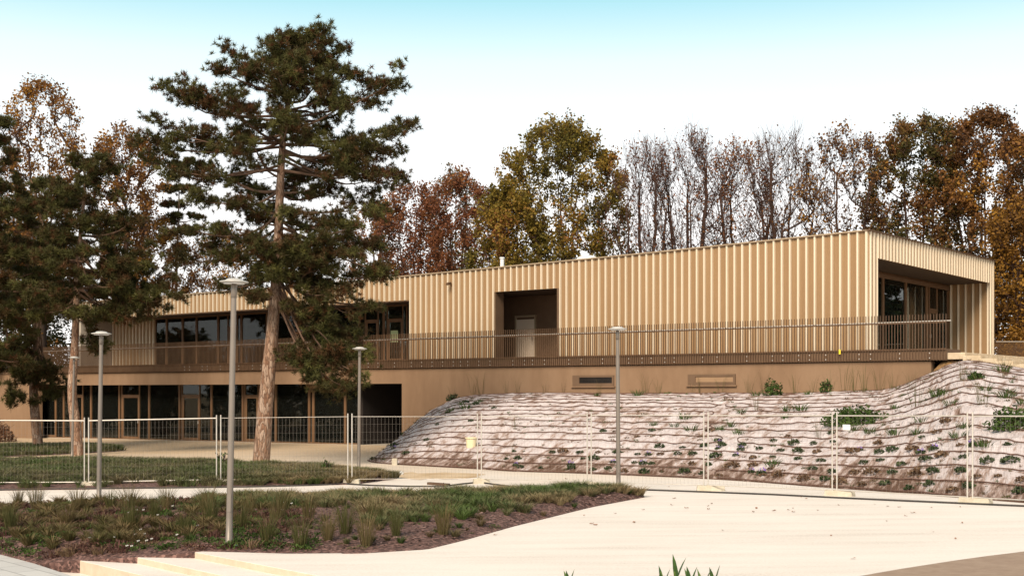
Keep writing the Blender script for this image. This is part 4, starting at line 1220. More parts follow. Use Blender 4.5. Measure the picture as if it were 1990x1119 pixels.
for i, (x, y) in enumerate(WEED):
    o = add_at(cacheW, ('w', i % 3), mk_weed(i % 3, weedp, L['herb'], "green_weed", 0.1, 0.9), on_bank(x, y), r7.uniform(0.75, 1.25))
    lab = "bright green weed tuft " + near_words(x, y)
    props(o, lab, "weed", "green weeds on the bank"); dl2.setdefault(lab, []).append(o)
WISP = [(880, 768, 1.1), (920, 765, 1.3), (935, 764, 1.4), (985, 763, 1.0), (1005, 764, 1.2), (1060, 764, 1.0), (1095, 764, 0.8), (1165, 765, 0.9), (1255, 765, 1.1), (1280, 766, 0.9), (1345, 765, 0.9), (1360, 764, 1.2), (1400, 765, 1.0), (1455, 765, 1.2), (1485, 764, 1.3), (1545, 765, 1.3), (1580, 764, 1.0), (1612, 764, 1.0), (1640, 764, 1.7), (1660, 764, 1.3), (1680, 763, 1.4), (1710, 760, 1.3), (1735, 758, 1.0), (1770, 757, 0.9), (1868, 740, 1.1), (1780, 790, 1.2), (1910, 790, 1.2), (1950, 735, 1.2), (1590, 850, 1.0), (1000, 830, .8), (1470, 800, .9)]
for i, (x, y, h) in enumerate(WISP):
    o = add_at(cacheW, ('s', i % 4), mk_weed(i % 4, wispp, L['rush'], "grass_wisp", 0.1, 0.9), on_bank(x, y), h * r7.uniform(0.8, 1.1))
    lab = "thin wispy grass stalks " + near_words(x, y)
    props(o, lab, "grass clump", "wispy grasses on the bank"); dl2.setdefault(lab, []).append(o)
split_labels(dl2)

sprig = [blades(14, 0.16, 0.012, 0.06, 1.1, s + 300, 0.6) for s in range(3)] + [leafball(22, 0.09, 0.05, 0.5, s + 310) for s in range(3)]
pos, sc_, ti_ = [], [], []
for k in range(1500):
    a, bb = nrg.uniform(0.03, 0.99), nrg.uniform(0.01, 0.99)
    p = emb(a, bb)
    if mnoise.noise((p.x * .6, p.y * .6, p.z * .9)) < -0.05 and nrg.uniform() < .8: continue
    pos.append((p.x, p.y, p.z)); sc_.append(nrg.uniform(.4, 1.2)); ti_.append(nrg.uniform(0, 1) ** 1.5)
v, f, t = scatter(sprig, pos, sc_, ti_, 0.15)
M_sprig = leaf_mat('sprigs', [(0.0, (0.17, 0.10, 0.065)), (0.45, (0.13, 0.10, 0.05)), (0.7, (0.06, 0.085, 0.025)), (1.0, (0.06, 0.11, 0.02))], 0.2)
props(np_mesh("dry_sprigs_undergrowth", v, f, M_sprig, tint=t), "tiny dry and green sprigs growing through the fleece of the bank", None, None, 'stuff')

def bush(name, label, p, rx, ry, rz_, n, size, mat, seed, cat="bush", group=None):
    r = np.random.default_rng(seed)
    root = thing(name, p, label, cat, group)
    b = MB()
    tips = []
    for k in range(14):
        a = r.uniform(0, 6.28); q = r.uniform(0.3, 0.9)
        t = Vector((math.cos(a) * rx * q, math.sin(a) * ry * q, rz_ * r.uniform(0.5, 0.95)))
        b.tube([(0.1 * t.x, 0.1 * t.y, 0), t * 0.5 + Vector((0, 0, 0.1 * rz_)), t], [0.015, 0.01, 0.004], 4)
    b.build("stems", M['twig'], root, local=True)
    k = r.normal(size=(n, 3)); k /= np.linalg.norm(k, axis=1)[:, None]; k[:, 2] = np.abs(k[:, 2])
    lob = 1 + 0.3 * np.array([mnoise.noise((v[0] * 2.2 + seed, v[1] * 2.2, v[2] * 2.2)) for v in k])
    c = k * (r.uniform(0.25, 1, (n, 1)) ** 0.45) * lob[:, None] * np.array([rx, ry, rz_])
    v, f = leaf_quads(c, k, size, r)
    np_mesh("foliage", v, f, mat, root, tint=np.clip(0.5 + 0.35 * np.array([mnoise.noise((x[0] * 3, x[1] * 3, x[2] * 3)) for x in c]) + r.uniform(-.3, .3, n), 0, 1), local=True)
    return root

def leaf_quads(c, nrm, size, r, aspect=1.7):
    n = len(c)
    d = nrm + r.normal(size=(n, 3)) * 0.8
    d /= np.linalg.norm(d, axis=1)[:, None] + 1e-9
    a = np.cross(d, r.normal(size=(n, 3))); a /= np.linalg.norm(a, axis=1)[:, None] + 1e-9
    bb = np.cross(d, a)
    s = (size * r.uniform(0.6, 1.35, (n, 1)))
    v = np.stack([c - a * s * .5, c + bb * s * .5 / aspect, c + a * s * .5, c - bb * s * .5 / aspect], 1).reshape(-1, 3)
    f = np.arange(n * 4).reshape(n, 4)
    return v, f

bush("green_bush", "broad green bush half way up the bank behind the fence", on_bank(1665, 822) - Vector((0, 0, .08)), 1.05, 0.6, 0.62, 1500, 0.11, L['herb'], 1)
bush("green_bush", "leafy green bush at the crest against the basement wall", on_bank(1502, 770), 0.42, 0.35, 0.62, 420, 0.10, L['herb'], 2)
bush("green_bush", "small green bush at the crest left of the wispy grasses", on_bank(1605, 766), 0.26, 0.25, 0.48, 220, 0.10, L['herb'], 3)
bush("green_bush", "green bush on the right end of the bank, cut by the picture edge", on_bank(1965, 832) - Vector((0, 0, .05)), 0.62, 0.45, 0.6, 800, 0.11, L['herb'], 4)
bush("green_bush", "low green bush under the sandstone stairs", on_bank(1898, 738), 0.28, 0.25, 0.2, 260, 0.09, L['herb'], 6)
bush("green_bush", "dark green bush at the bank's left crest edge", on_bank(882, 776), 0.45, 0.3, 0.35, 320, 0.10, L['darkherb'], 7)
bush("earthy_shrub", "brown dry shrub in front of the concrete wall at the left edge", gp(-10, 858), 1.3, 1.0, 1.25, 2200, 0.12, L['brown'], 8)
bush("bed_weed", "tall leafy weed at the back of the middle bed near a lamp post", bedB.px(633, 918), 0.18, 0.16, 0.42, 70, 0.12, L['herb'], 9, "weed")
bush("bed_weed", "tall leafy weed at the fence joint left of the tall pine", bedB.px(432, 906), 0.35, 0.2, 0.55, 110, 0.12, L['herb'], 10, "weed")

# loose fabric flap and bare earth at the slab's end
vs = []
c4 = [pix(1795, 742, 45.2), pix(1838, 746, 44.6), pix(1873, 702, 44.7), pix(1815, 722, 45.5)]
b = MB(); n = 10
for i in range(n + 1):
    for j in range(n + 1):
        p = c4[0].lerp(c4[1], i / n).lerp(c4[3].lerp(c4[2], i / n), j / n)
        p = p + Vector((0, -0.12, 0.10 * mnoise.noise((i * .5, j * .4, 1)) + 0.08 * math.sin(math.pi * j / n)))
        b.v.append(tuple(p))
for i in range(n):
    for j in range(n):
        k = i * (n + 1) + j; b.f.append((k, k + n + 1, k + n + 2, k + 1)); b.mi.append(0)
o = b.build("fabric_flap", M['fabric'], None, c4[0], smooth_sh=True)
md = o.modifiers.new("thick", 'SOLIDIFY'); md.thickness = 0.02
props(o, "loose tan fabric flap folded over the bank below the balustrade end", "fabric")
rock("earth_mound", B(-3.9, -0.9, 3.35), 0.95, 0.7, 0.55, M['soil'], "bare ochre earth exposed under the end of the balustrade", "earth", 5)

# ------------------------------------------------------------------ lamps
def lamp(xb, yb, xt, yt, label):
    p = gp(xb, yb)
    if label.startswith("tall nearest"): p = p + Vector((0, 0, 0.05))
    d = p.y
    h = (yb - yt) / F * d
    r = thing("street_lamp", p, label, "street lamp", "pole lamps round the forecourt")
    b = MB(); b.lathe([(0.066, -0.15), (0.066, 0.012), (0.058, 0.016), (0.054, 0.5), (0.044, h - 0.30)], 20); b.build("pole", M['steel'], r, smooth_sh=True, local=True)
    b = MB(); b.lathe([(0.09, -0.15), (0.09, 0.008), (0.056, 0.012)], 16); b.build("base_plate", M['steel'], r, local=True)
    b = MB(); b.box(-0.028, 0.028, -0.0595, -0.050, 0.55, 0.85); b.build("service_hatch", M['steel'], r, local=True)
    b = MB(); b.lathe([(0.044, h - 0.30), (0.050, h - 0.298), (0.050, h - 0.11), (0.040, h - 0.10), (0.040, h - 0.055)], 20); b.build("collar", M['steel'], r, smooth_sh=True, local=True)
    b = MB(); b.lathe([(0.0, h - 0.06), (0.20, h - 0.056), (0.232, h - 0.047), (0.238, h - 0.040), (0.225, h - 0.030), (0.15, h - 0.018), (0.125, h + 0.0), (0.11, h + 0.012), (0.0, h + 0.02)], 32)
    hd = b.build("lamp_head", M['lamphead'], r, smooth_sh=True, local=True)
    b = MB(); b.lathe([(0.06, h - 0.0605), (0.17, h - 0.0605), (0.17, h - 0.072), (0.06, h - 0.071), (0.06, h - 0.0605)], 24); b.build("lens", M['white'], hd, local=True)
    r.rotation_euler = (0, math.atan((xt - xb - (xb - CX) * 0.0) / F * d / h), 0)
lamp(445, 1065, 455, 549, "tall nearest lamp post standing in the front bed")
lamp(192, 978, 197, 645, "lamp post at the back edge of the front bed, left of the nearest one")
lamp(1202, 963, 1200, 636, "lamp post at the right tip of the front bed, before the bank")
lamp(697, 921, 699, 675, "lamp post near the tip of the middle bed, before the dark porch")
lamp(140, 893, 144, 693, "farthest lamp post, in front of a leaning pine trunk")

# ------------------------------------------------------------------ site fence
FN = [(-90, 947, 810), (168, 946, 811), (425, 941, 806), (680, 940, 803), (932, 939, 803), (1145, 946, 800), (1372, 953, 800), (1622, 963, 800), (1885, 978, 800), (2160, 994, 800)]
FL = ["wire fence panel with pale top and bottom rails at the left picture edge", "wire fence panel with pale rails behind the two left lamp posts", "wire fence panel in front of the tall pine trunk", "wire fence panel before the dark porch and the bank's nose",
      "wire fence panel left of the lamp post before the bank", "wire fence panel right behind the lamp post before the bank", "wire fence panel between the middle joint and the signed panel", "wire fence panel carrying the small white sign", "wire fence panel at the right picture edge"]
FP = []
for x, yb, yt in FN:
    p = gp(x, yb); FP.append((p, (yb - yt) / F * p.y))
for i in range(len(FN) - 1):
    (p, h0), (q, h1) = FP[i], FP[i + 1]
    dv_ = q - p; Lh = math.hypot(dv_.x, dv_.y); ang = math.atan2(dv_.y, dv_.x)
    r = thing("site_fence", p, FL[i], "fence panel", "wire site fence panels", ang)
    x0, x1 = 0.06, Lh - 0.06
    fz = lambda x: dv_.z * x / Lh
    ht = lambda x: h0 + (h1 - h0) * x / Lh
    left = i < 2
    for x in (x0, x1):
        b = MB(); b.tube([(x, 0, fz(x) + 0.06), (x, 0, fz(x) + ht(x))], 0.018, 8); b.build("post", M['galv'], r, local=True)
    rr = 0.019 if left else (0.006 if i in (2, 3) else 0.015 if i in (4, 5) else 0.016)
    b = MB(); b.tube([(x0, 0, fz(x0) + ht(x0) - 0.09), (x1, 0, fz(x1) + ht(x1) - 0.09)], rr, 6); b.build("top_rail", M['galv'], r, local=True)
    b = MB(); b.tube([(x0, 0, fz(x0) + 0.14), (x1, 0, fz(x1) + 0.14)], rr * 0.9, 6); b.build("bottom_rail", M['galv'], r, local=True)
    b = MB()
    n = int((x1 - x0) / 0.105)
    wr = 0.0017
    for k in range(1, n):
        x = x0 + (x1 - x0) * k / n
        b.tube([(x, 0, fz(x) + 0.13), (x, 0, fz(x) + ht(x) - 0.08)], wr, 3, cap=False)
    for k in range(1, 8):
        z = 0.14 + (ht(0) - 0.23) * k / 8
        b.tube([(x0, 0.006, fz(x0) + z), (x1, 0.006, fz(x1) + z)], wr, 3, cap=False)
    b.build("wire_mesh", M['wire'], r, local=True)
WF = ["at the left fence joint behind the second lamp post", "at the fence joint left of the tall pine", "at the fence joint left of the dark porch lamp", "at the fence joint before the bank's left part", "at the fence joint just left of the bank lamp", "at the middle fence joint right of the bank lamp", "at the fence joint left of the white sign", "at the rightmost fence joint"]
for i in range(1, len(FN) - 1):
    p, _ = FP[i]
    dv_ = FP[i + 1][0] - FP[i - 1][0]; ang = math.atan2(dv_.y, dv_.x)
    if i in (4, 5, 6): ang += 0.5
    b = MB()
    b.hexa([(-.36, -.12, -.02), (.36, -.12, -.02), (.36, .12, -.02), (-.36, .12, -.02), (-.34, -.10, .13), (.34, -.10, .13), (.34, .10, .13), (-.34, .10, .13)] if i > 5 else
           [(-.24, -.12, -.02), (.24, -.12, -.02), (.24, .12, -.02), (-.24, .12, -.02), (-.22, -.10, .14), (.22, -.10, .14), (.22, .10, .14), (-.22, .10, .14)])
    b.box(-.10, -.04, -.08, .08, .128, .17) if i < 6 else b.box(-.1, .1, -.07, .07, .118, .15)
    o = b.build("fence_block", M['block'], None, local=True, bevel=0.015)
    o.location = p + Vector((0.12 if i > 5 else 0.05, 0, 0)); o.rotation_euler = (0, 0, ang)
    props(o, "pale concrete fence block " + WF[i - 1], "fence block", "concrete blocks of the site fence")
# clamps joining neighbours
(p, h0), (q, h1) = FP[7], FP[8]
k = (1645 - 1622) / (1885 - 1622.0)
c = pix(1645, 830, p.lerp(q, k).y - 0.03)
ang = math.atan2(q.y - p.y, q.x - p.x); ca, sa = math.cos(ang), math.sin(ang)
b = MB(); b.hexa([(c.x + ca * a - sa * d, c.y + sa * a + ca * d, c.z + z) for z in (-.065, .065) for a, d in ((-.10, -.004), (.10, -.004), (.10, .004), (-.10, .004))])
props(b.build("fence_sign", M['white'], None, c), "small blank white sign tied to a fence panel", "sign")

# ------------------------------------------------------------------ small things on the ground
pts = []
HP = [(-100, 955), (100, 951), (300, 949), (480, 947), (600, 944), (670, 941), (720, 944), (800, 946), (860, 946), (900, 941), (932, 938), (960, 942), (1000, 947), (1060, 949), (1145, 951), (1260, 953), (1372, 957), (1500, 962), (1622, 968), (1750, 974), (1885, 980), (2000, 985), (2150, 993)]
for i in range(len(HP) - 1):
    for k in range(6):
        t = k / 6; pts.append(gp(HP[i][0] + (HP[i + 1][0] - HP[i][0]) * t, HP[i][1] + (HP[i + 1][1] - HP[i][1]) * t) + Vector((0, 0, 0.025)))
b = MB(); b.tube(pts, 0.022, 6)
props(b.build("ground_hose", M['cable'], None, pts[0]), "long dark hose lying along the foot of the site fence", "hose")
p0, p1 = gp(833, 941), gp(872, 944)
b = MB(); dr_ = (p1 - p0).normalized(); sd_ = Vector((-dr_.y, dr_.x, 0))
b.hexa([p0 - sd_ * .06, p1 - sd_ * .06, p1 + sd_ * .06, p0 + sd_ * .06] + [x + Vector((0, 0, .07)) for x in (p0 - sd_ * .06, p1 - sd_ * .06, p1 + sd_ * .06, p0 + sd_ * .06)])
props(b.build("wooden_plank", M['plank'], None, p0, bevel=.006), "short dark wooden plank lying beside the hose", "plank")
p0 = gp(862, 966); b = MB(); b.tube([p0 - Vector((0, 0, .05)), p0 + Vector((0, 0, .36))], 0.012, 6)
props(b.build("wooden_stake", M['plank'], None, p0), "thin upright stake at the back edge of the front bed", "stake")
p0 = gp(767, 903); b = MB(); b.box(p0.x - .10, p0.x + .10, p0.y - .09, p0.y + .09, p0.z - .03, p0.z + .24)
props(b.build("stone_block", M['block'], None, p0, bevel=.02), "single cream stone block at the nose of the bank", "block")
rock("paper_litter", gp(779, 922) + Vector((0, 0, .05)), .09, .06, .07, M['white'], "crumpled white paper on the gravel near the bank's nose", "litter", 6, 2)
p0 = on_bank(916, 866)
b = MB(); b.lathe([(0.0, 0), (0.17, 0), (0.20, 0.36), (0.23, 0.365), (0.23, 0.40), (0.20, 0.40), (0.185, 0.38), (0.16, 0.03), (0, 0.03)], 20, p0 - Vector((0, .1, 0.10)))
props(b.build("plastic_tub", M['tub'], None, p0, smooth_sh=False), "cream plastic tub standing on the bank beside a fence joint", "tub")
p0 = gp(1741, 951) + Vector((0, 0, .05)); b = MB()
b.tube([p0 - Vector((.09, 0, 0)), p0 - Vector((.085, 0, 0)), p0 + Vector((.085, .03, 0)), p0 + Vector((.09, .03, 0))], [.035, .045, .045, .035], 12)
props(b.build("drink_can", M['can'], None, p0), "crushed green and pale drink can at the foot of the bank", "can")

lv = np.array([[-.5, 0, .06], [-.2, -.26, .10], [.2, -.22, .0], [.5, 0, .12], [.2, .24, .03], [-.2, .22, .13]]) * 0.085
lf = [(0, 1, 2, 5), (2, 3, 4, 5)]
LEAF = [(1334, 988), (1376, 984), (1383, 979), (1377, 990), (1470, 988), (1464, 995), (1504, 993), (1532, 991), (1541, 988), (1542, 995), (1557, 966), (1567, 969), (1589, 992), (1630, 982), (1405, 1031), (1615, 1041), (1658, 1086), (1723, 1013), (1760, 1003), (1774, 997), (1814, 1034), (1857, 1047), (1870, 1016), (1748, 986), (1700, 980), (1809, 987), (1866, 985), (1725, 984), (1250, 991), (1150, 1018), (1195, 998), (1232, 1015), (1135, 1002), (1157, 1020), (1305, 982), (963, 1040), (1310, 969), (1640, 956), (1770, 955), (1915, 963), (1100, 931), (1068, 932), (1140, 936), (1300, 946)]
lfo = None
for i, (x, y) in enumerate(LEAF):
    if lfo is None:
        b = MB(); b.add(lv, lf); o = lfo = b.build("dead_leaf", M['deadleaf'], None, local=True)
    else:
        o = lfo.copy(); COL.objects.link(o)
    o.location = gp(x, y) + Vector((0, 0, 0.012)); o.rotation_euler = (r7.uniform(-.2, .2), r7.uniform(-.2, .2), r7.uniform(0, 6)); s = r7.uniform(.7, 1.4); o.scale = (s, s, s * r7.uniform(0.6, 2))
    props(o, "small brown dead leaf lying on the cream gravel", "leaf", "dead leaves scattered on the gravel")

# ------------------------------------------------------------------ oleander tips near the camera
def oleander(name, label, tops, d, groundz, seed):
    r = np.random.default_rng(seed)
    base = pix(np.mean([t[0] for t in tops]), 1119, d); base.z = groundz
    root = thing(name, base, label, "shrub")
    st = MB(); Vs, Fs, T = [], [], []
    n0 = 0
    for (x, y, sc) in tops:
        p = pix(x, y, d + r.uniform(-.15, .15))
        st.tube([base + Vector((r.uniform(-.1, .1), r.uniform(-.1, .1), 0)), base.lerp(p, .6) + Vector((r.uniform(-.05, .05), 0, 0)), p], [.014, .010, .006], 6)
        for lev in range(6):
            for k in range(3):
                a = k * 2.094 + lev * 1.05 + r.uniform(-.2, .2)
                q = np.array(p) - np.array([0, 0, .075 * lev])
                el = R(72 - 10 * lev + r.uniform(-8, 8))
                dd = np.array([math.cos(a) * math.cos(el), math.sin(a) * math.cos(el), math.sin(el)])
                sd = np.cross(dd, [0, 0, 1]); sd /= np.linalg.norm(sd); nn = np.cross(sd, dd)
                l = .15 * sc * r.uniform(.8, 1.15); wd = .016 * sc
                prof = [(0, .12), (.25, .8), (.5, 1), (.75, .7), (1, .02)]
                for u_, w_ in prof:
                    c = q + dd * l * u_ - nn * l * .10 * u_ * u_ * (1 if lev else .3)
                    Vs += [c - sd * wd * w_ + nn * .006 * w_, c, c + sd * wd * w_ + nn * .006 * w_]
                for m_ in range(4):
                    b0 = n0 + m_ * 3
                    Fs += [(b0, b0 + 1, b0 + 4, b0 + 3), (b0 + 1, b0 + 2, b0 + 5, b0 + 4)]
                    T += [r.uniform(.2, .6), r.uniform(.4, .9)]
                n0 += 15
    st.build("stems", M['twig'], root)
    np_mesh("leaves", Vs, Fs, L['oleander'], root, tint=T, smooth_sh=True)
oleander("oleander_shrub", "dark pointed oleander leaves rising at the bottom edge right of centre", [(1314, 1132, .86), (1342, 1146, .78), (1388, 1146, .78), (1288, 1148, .78), (1365, 1152, .76)], 6.2, 0.2, 4)
oleander("oleander_shrub", "single yellow green oleander tip at the bottom edge near the middle", [(1106, 1150, 0.7)], 6.0, 0.2, 9)

# ------------------------------------------------------------------ trees
def pine(name, label, trunk_px, d, prof, nbr, seed, extra=(), dens=1.0, dead=0.08, base_r=0.3, group=None, z_off=0.0, needles=30, tsize=0.21, rf=(.66, 1.04), gap=None, thin=1.0):
    """trunk_px: (x, y) pixels from foot to tip; prof: (y, left px, right px) outline of the crown. Branches go all round the trunk."""
    rg = random.Random(seed); r = np.random.default_rng(seed)
    foot = gp(*trunk_px[0]); foot.y = d; foot.x = (trunk_px[0][0] - CX) / F * d; foot.z = EYE + (HY - trunk_px[0][1]) / F * d + z_off
    root = thing(name, foot, label, "tree", group)
    T = [pix(x, y, d) for x, y in trunk_px]
    T = [T[0] - Vector((0, 0, 0.3))] + T
    fine = []
    for i in range(len(T) - 1):
        for k in range(4):
            fine.append(crm(T, i + k / 4))
    fine.append(T[-1])
    n = len(fine)
    rad = [base_r * (1 - 0.9 * (i / (n - 1)) ** 0.9) * (1 + 0.25 * math.exp(-i * 0.8)) for i in range(n)]
    b = MB(); b.tube(fine, rad, 14); b.build("trunk", M['pinebark'], root, smooth_sh=True)
    zs = [p.z for p in fine]
    def axis(z): return Vector((np.interp(z, zs, [p.x for p in fine]), np.interp(z, zs, [p.y for p in fine]), z))
    P = sorted(prof)
    y0, y1 = P[0][0], P[-1][0]
    br = MB(); tufts = []
    def lr(y):
        X = [p[0] for p in P]; return np.interp(y, X, [p[1] for p in P]), np.interp(y, X, [p[2] for p in P])
    def branch(A, tip, r0, den, f0=0.10):
        """one limb with side sprays and needle tufts"""
        v = tip - A; ln = v.length
        sag = Vector((0, 0, -0.10 * ln))
        wd_ = lambda: Vector((rg.uniform(-.07, .07), rg.uniform(-.07, .07), rg.uniform(-.05, .05))) * ln
        pts = [A, A + v * .35 + sag * .9 + wd_(), A + v * .7 + sag * .8 + wd_(), tip]
        path = [crm(pts, k / 3) for k in range(10)]
        br.tube(path, [r0 * (1 - .85 * k / 9) + .006 for k in range(10)], 5)
        ns = max(2, int(ln * 1.55 * den + rg.random()))
        def pad(c, sz, ax, f):
            m = int(30 * sz * sz / 0.16)
            for j in range(max(6, m)):
                q = Vector((rg.gauss(0, .62), rg.gauss(0, .62), rg.gauss(0, .30))) * sz
                tufts.append((c + q, (ax * .5 + q * 1.2 + Vector((rg.gauss(0, .25), rg.gauss(0, .25), .6))).normalized(), f))
        for k in range(ns):
            f = f0 + (1 - f0) * (k + 0.2 + 0.6 * rg.random()) / ns
            p = crm(pts, f * 3)
            dd = v.normalized()
            side = dd.cross(Vector((0, 0, 1))) * rg.choice((-1, 1))
            sl_ = (0.25 + 0.30 * (1 - f)) * min(ln, 3.0) * rg.uniform(.4, 1.15)
            sv = (dd * rg.uniform(.4, 1.0) + side * rg.uniform(.2, 1.2) + Vector((0, 0, rg.uniform(-.15, .5)))).normalized() * sl_
            e = p + sv
            br.tube([p, p + sv * .5 - Vector((0, 0, .06 * sl_)), e], [.018, .012, .006], 3, cap=False)
            pad(e, rg.uniform(.24, .46), sv.normalized(), f)
            if rg.random() < .4: pad(p + sv * .5, rg.uniform(.15, .28), sv.normalized(), f)
        pad(tip, rg.uniform(.20, .34), (v.normalized() + Vector((0, 0, .6))).normalized(), 1)
    ga = rg.uniform(0, 6)
    for k in range(nbr):
        f = (k + 0.5) / nbr
        yt = y0 + (y1 - y0) * f ** 0.92 + rg.uniform(-15, 15)
        z_t = EYE + (HY - yt) / F * d
        ga += 2.399
        lx, rx = lr(yt)
        zc = min(zs[-1] - 0.05, z_t)
        ax = axis(zc)
        cx = ax.x / d * F + CX
        Lr, Rr = max(6, cx - lx) / F * d, max(6, rx - cx) / F * d
        c = math.cos(ga); s = math.sin(ga)
        mean = (Lr + Rr) / 2
        reach = (Rr if c > 0 else Lr) * abs(c) + mean * 0.85 * (1 - abs(c))
        reach *= rg.uniform(*rf)
        if gap and gap[0] < yt < gap[1] and s < -0.55: continue
        rise = rg.uniform(0.02, 0.34) if f > .15 else 0.45
        za = max(zs[1] + .5, min(zs[-1] - 0.12, z_t - rise * reach + (0.4 * reach if f > .75 else 0)))
        A = axis(za)
        tip = Vector((A.x + c * reach, A.y + s * reach, z_t))
        branch(A, tip, 0.022 + 0.016 * reach, dens)
    for (ya, xt, yt_, dy) in extra:
        if yt_ > 500: ya -= rg.uniform(0, 95)
        A = axis(EYE + (HY - ya) / F * d)
        tip = pix(xt, yt_, d + dy)
        tip = tip - (tip - A) * min(0.12, 0.28 / max(0.5, (tip - A).length))
        branch(A, tip, 0.05, dens * 0.85, 0.22)
    br.build("branches", M['limb'], root)
    n = len(tufts)
    C = np.array([t[0] for t in tufts]); Ax = np.array([t[1] for t in tufts])
    K = needles
    dirs = Ax[:, None, :] * 0.62 + r.normal(size=(n, K, 3)) * 0.68
    dirs /= np.linalg.norm(dirs, axis=2)[:, :, None]
    ln = tsize * r.uniform(.45, 1.1, (n, K, 1))
    sd = np.cross(dirs, r.normal(size=(n, K, 3))); sd /= np.linalg.norm(sd, axis=2)[:, :, None] + 1e-9
    wd = 0.0135 * (d / 46.0)
    c0 = C[:, None, :] + dirs * 0.02
    v = np.stack([c0 - sd * wd, c0 + sd * wd, c0 + dirs * ln], 2).reshape(-1, 3)
    f = np.arange(n * K * 3).reshape(-1, 3)
    clump = np.array([mnoise.noise((p[0] * .9, p[1] * .9, p[2] * 1.1)) for p in C])
    t = np.clip(0.60 + 0.5 * clump + r.uniform(-.3, .3, n), 0, 1)
    isd = (r.uniform(0, 1, n) < dead)
    t[isd] *= 0.15
    np_mesh("needles", v, f, L['pine'], root, tint=np.repeat(t, K))
    return root, axis

PRP = [(60, 560, 650), (78, 520, 672), (100, 440, 682), (130, 412, 690), (155, 372, 765), (180, 322, 770), (240, 308, 792), (290, 285, 765), (340, 325, 790), (400, 375, 745), (450, 365, 750), (500, 335, 752), (560, 375, 752), (600, 455, 716)]
pine("pine_tree", "tall broad pine with a leaning reddish trunk in the middle bed",
     [(507, 908), (515, 800), (524, 700), (532, 610), (540, 480), (546, 330), (555, 230), (575, 145), (588, 98)], 45.6, PRP, 60, 21, rf=(.28, .74), gap=(300, 420),
     extra=[(150, 575, 150, -1.2), (200, 558, 190, -1.3), (230, 540, 222, -1.2), (250, 572, 246, -1.3), (480, 565, 480, -1.5), (500, 520, 500, -1.4), (520, 578, 515, -1.3), (115, 600, 60, 0), (125, 562, 72, .4), (130, 640, 76, -.4), (135, 520, 80, -.3), (140, 676, 88, .2), (160, 440, 102, .3), (165, 672, 130, -.4), (185, 412, 132, -.5), (170, 610, 100, -.8), (180, 540, 110, -.9), (200, 640, 150, -1.0),
            (225, 322, 175, .4), (235, 360, 165, -.6), (230, 772, 158, -.3), (235, 735, 155, .6), (245, 690, 190, -1.0), (262, 306, 246, -.5), (285, 286, 280, .3), (275, 330, 262, -1.1), (270, 790, 242, .2), (280, 768, 262, -.8), (290, 765, 296, .6), (300, 710, 268, -1.2),
            (300, 792, 345, -.2), (310, 740, 352, .7), (330, 725, 320, -1.0), (320, 340, 335, -.4), (330, 300, 318, .8), (370, 375, 395, -.6), (400, 742, 408, -.3), (420, 355, 450, -.5), (440, 745, 470, .4), (430, 700, 440, -1.4), (470, 700, 500, -1.5), (470, 640, 470, -1.6), (480, 590, 470, -1.6), (460, 340, 505, .2), (480, 430, 520, -.9), (500, 745, 530, -.6),
            (600, 640, 640, -.6), (590, 660, 690, -.9), (585, 700, 735, -1.2), (600, 610, 735, -.4), (585, 690, 650, .4), (570, 740, 600, -.5), (600, 640, 760, -1.4), (560, 690, 690, .2), (590, 600, 720, -1.2), (600, 655, 765, -.8), (590, 705, 700, -.3),
            (560, 640, 480, -1.5), (540, 600, 520, -1.6), (540, 660, 520, -1.3), (560, 580, 560, -1.2), (540, 500, 520, -1.4), (540, 690, 560, -.6), (560, 620, 600, -1.0), (560, 730, 540, -.8)], base_r=0.36, dens=1.0)
pine("pine_tree", "pine with a crooked trunk and wide dark crown in the small back bed",
     [(151, 882), (146, 820), (140, 760), (145, 680), (148, 600), (150, 530), (158, 440), (165, 360), (160, 300)], 55.5,
     [(300, 135, 190), (340, 110, 225), (380, 95, 245), (430, 85, 258), (480, 60, 268), (530, 40, 285), (580, 40, 300), (620, 70, 260)], 42, 33,
     extra=[(540, 300, 520, -.4), (560, 322, 545, .6), (520, 290, 490, .2), (590, 240, 622, -.6), (570, 345, 575, -.2), (560, 270, 585, -.5), (560, 300, 600, .3), (580, 250, 610, -1), (560, 330, 560, .5), (600, 190, 690, .6), (620, 185, 655, .3)], base_r=0.30, dens=0.9, group="pines in the small back bed", tsize=.27)
pine("pine_tree", "pine with a thin leaning trunk and hanging lower boughs at the left edge",
     [(74, 866), (66, 780), (66, 720), (72, 660), (80, 560), (85, 470), (75, 400), (60, 350)], 64,
     [(345, 30, 90), (400, -10, 120), (460, -40, 140), (520, -60, 160), (570, -70, 170), (620, -80, 130)], 36, 35,
     extra=[(680, 100, 735, -.6), (680, 75, 760, -.4), (670, 110, 770, -.5), (680, 60, 720, -.8), (640, 10, 680, -.6), (650, 30, 735, -.6), (630, -10, 720, .2), (640, 20, 770, -.4)], base_r=0.30, dens=0.95, group="pines in the small back bed", tsize=.29)
pine("pine_tree", "dark pine crown cut by the left picture edge",
     [(-40, 880), (-38, 700), (-30, 500), (-20, 330), (-15, 245)], 58,
     [(240, -40, 10), (290, -80, 40), (360, -110, 60), (450, -130, 70), (540, -150, 75), (640, -150, 60), (700, -140, 40)], 48, 37, base_r=0.28, dens=0.9, tsize=.28)
pine("pine_tree", "slim sparse pine far behind the roof, left of the tall pine",
     [(340, 640), (342, 560), (345, 470), (348, 380), (346, 300)], 92,
     [(298, 325, 372), (350, 312, 385), (420, 305, 392), (480, 310, 380)], 16, 39, base_r=0.17, dens=0.5, tsize=.3)

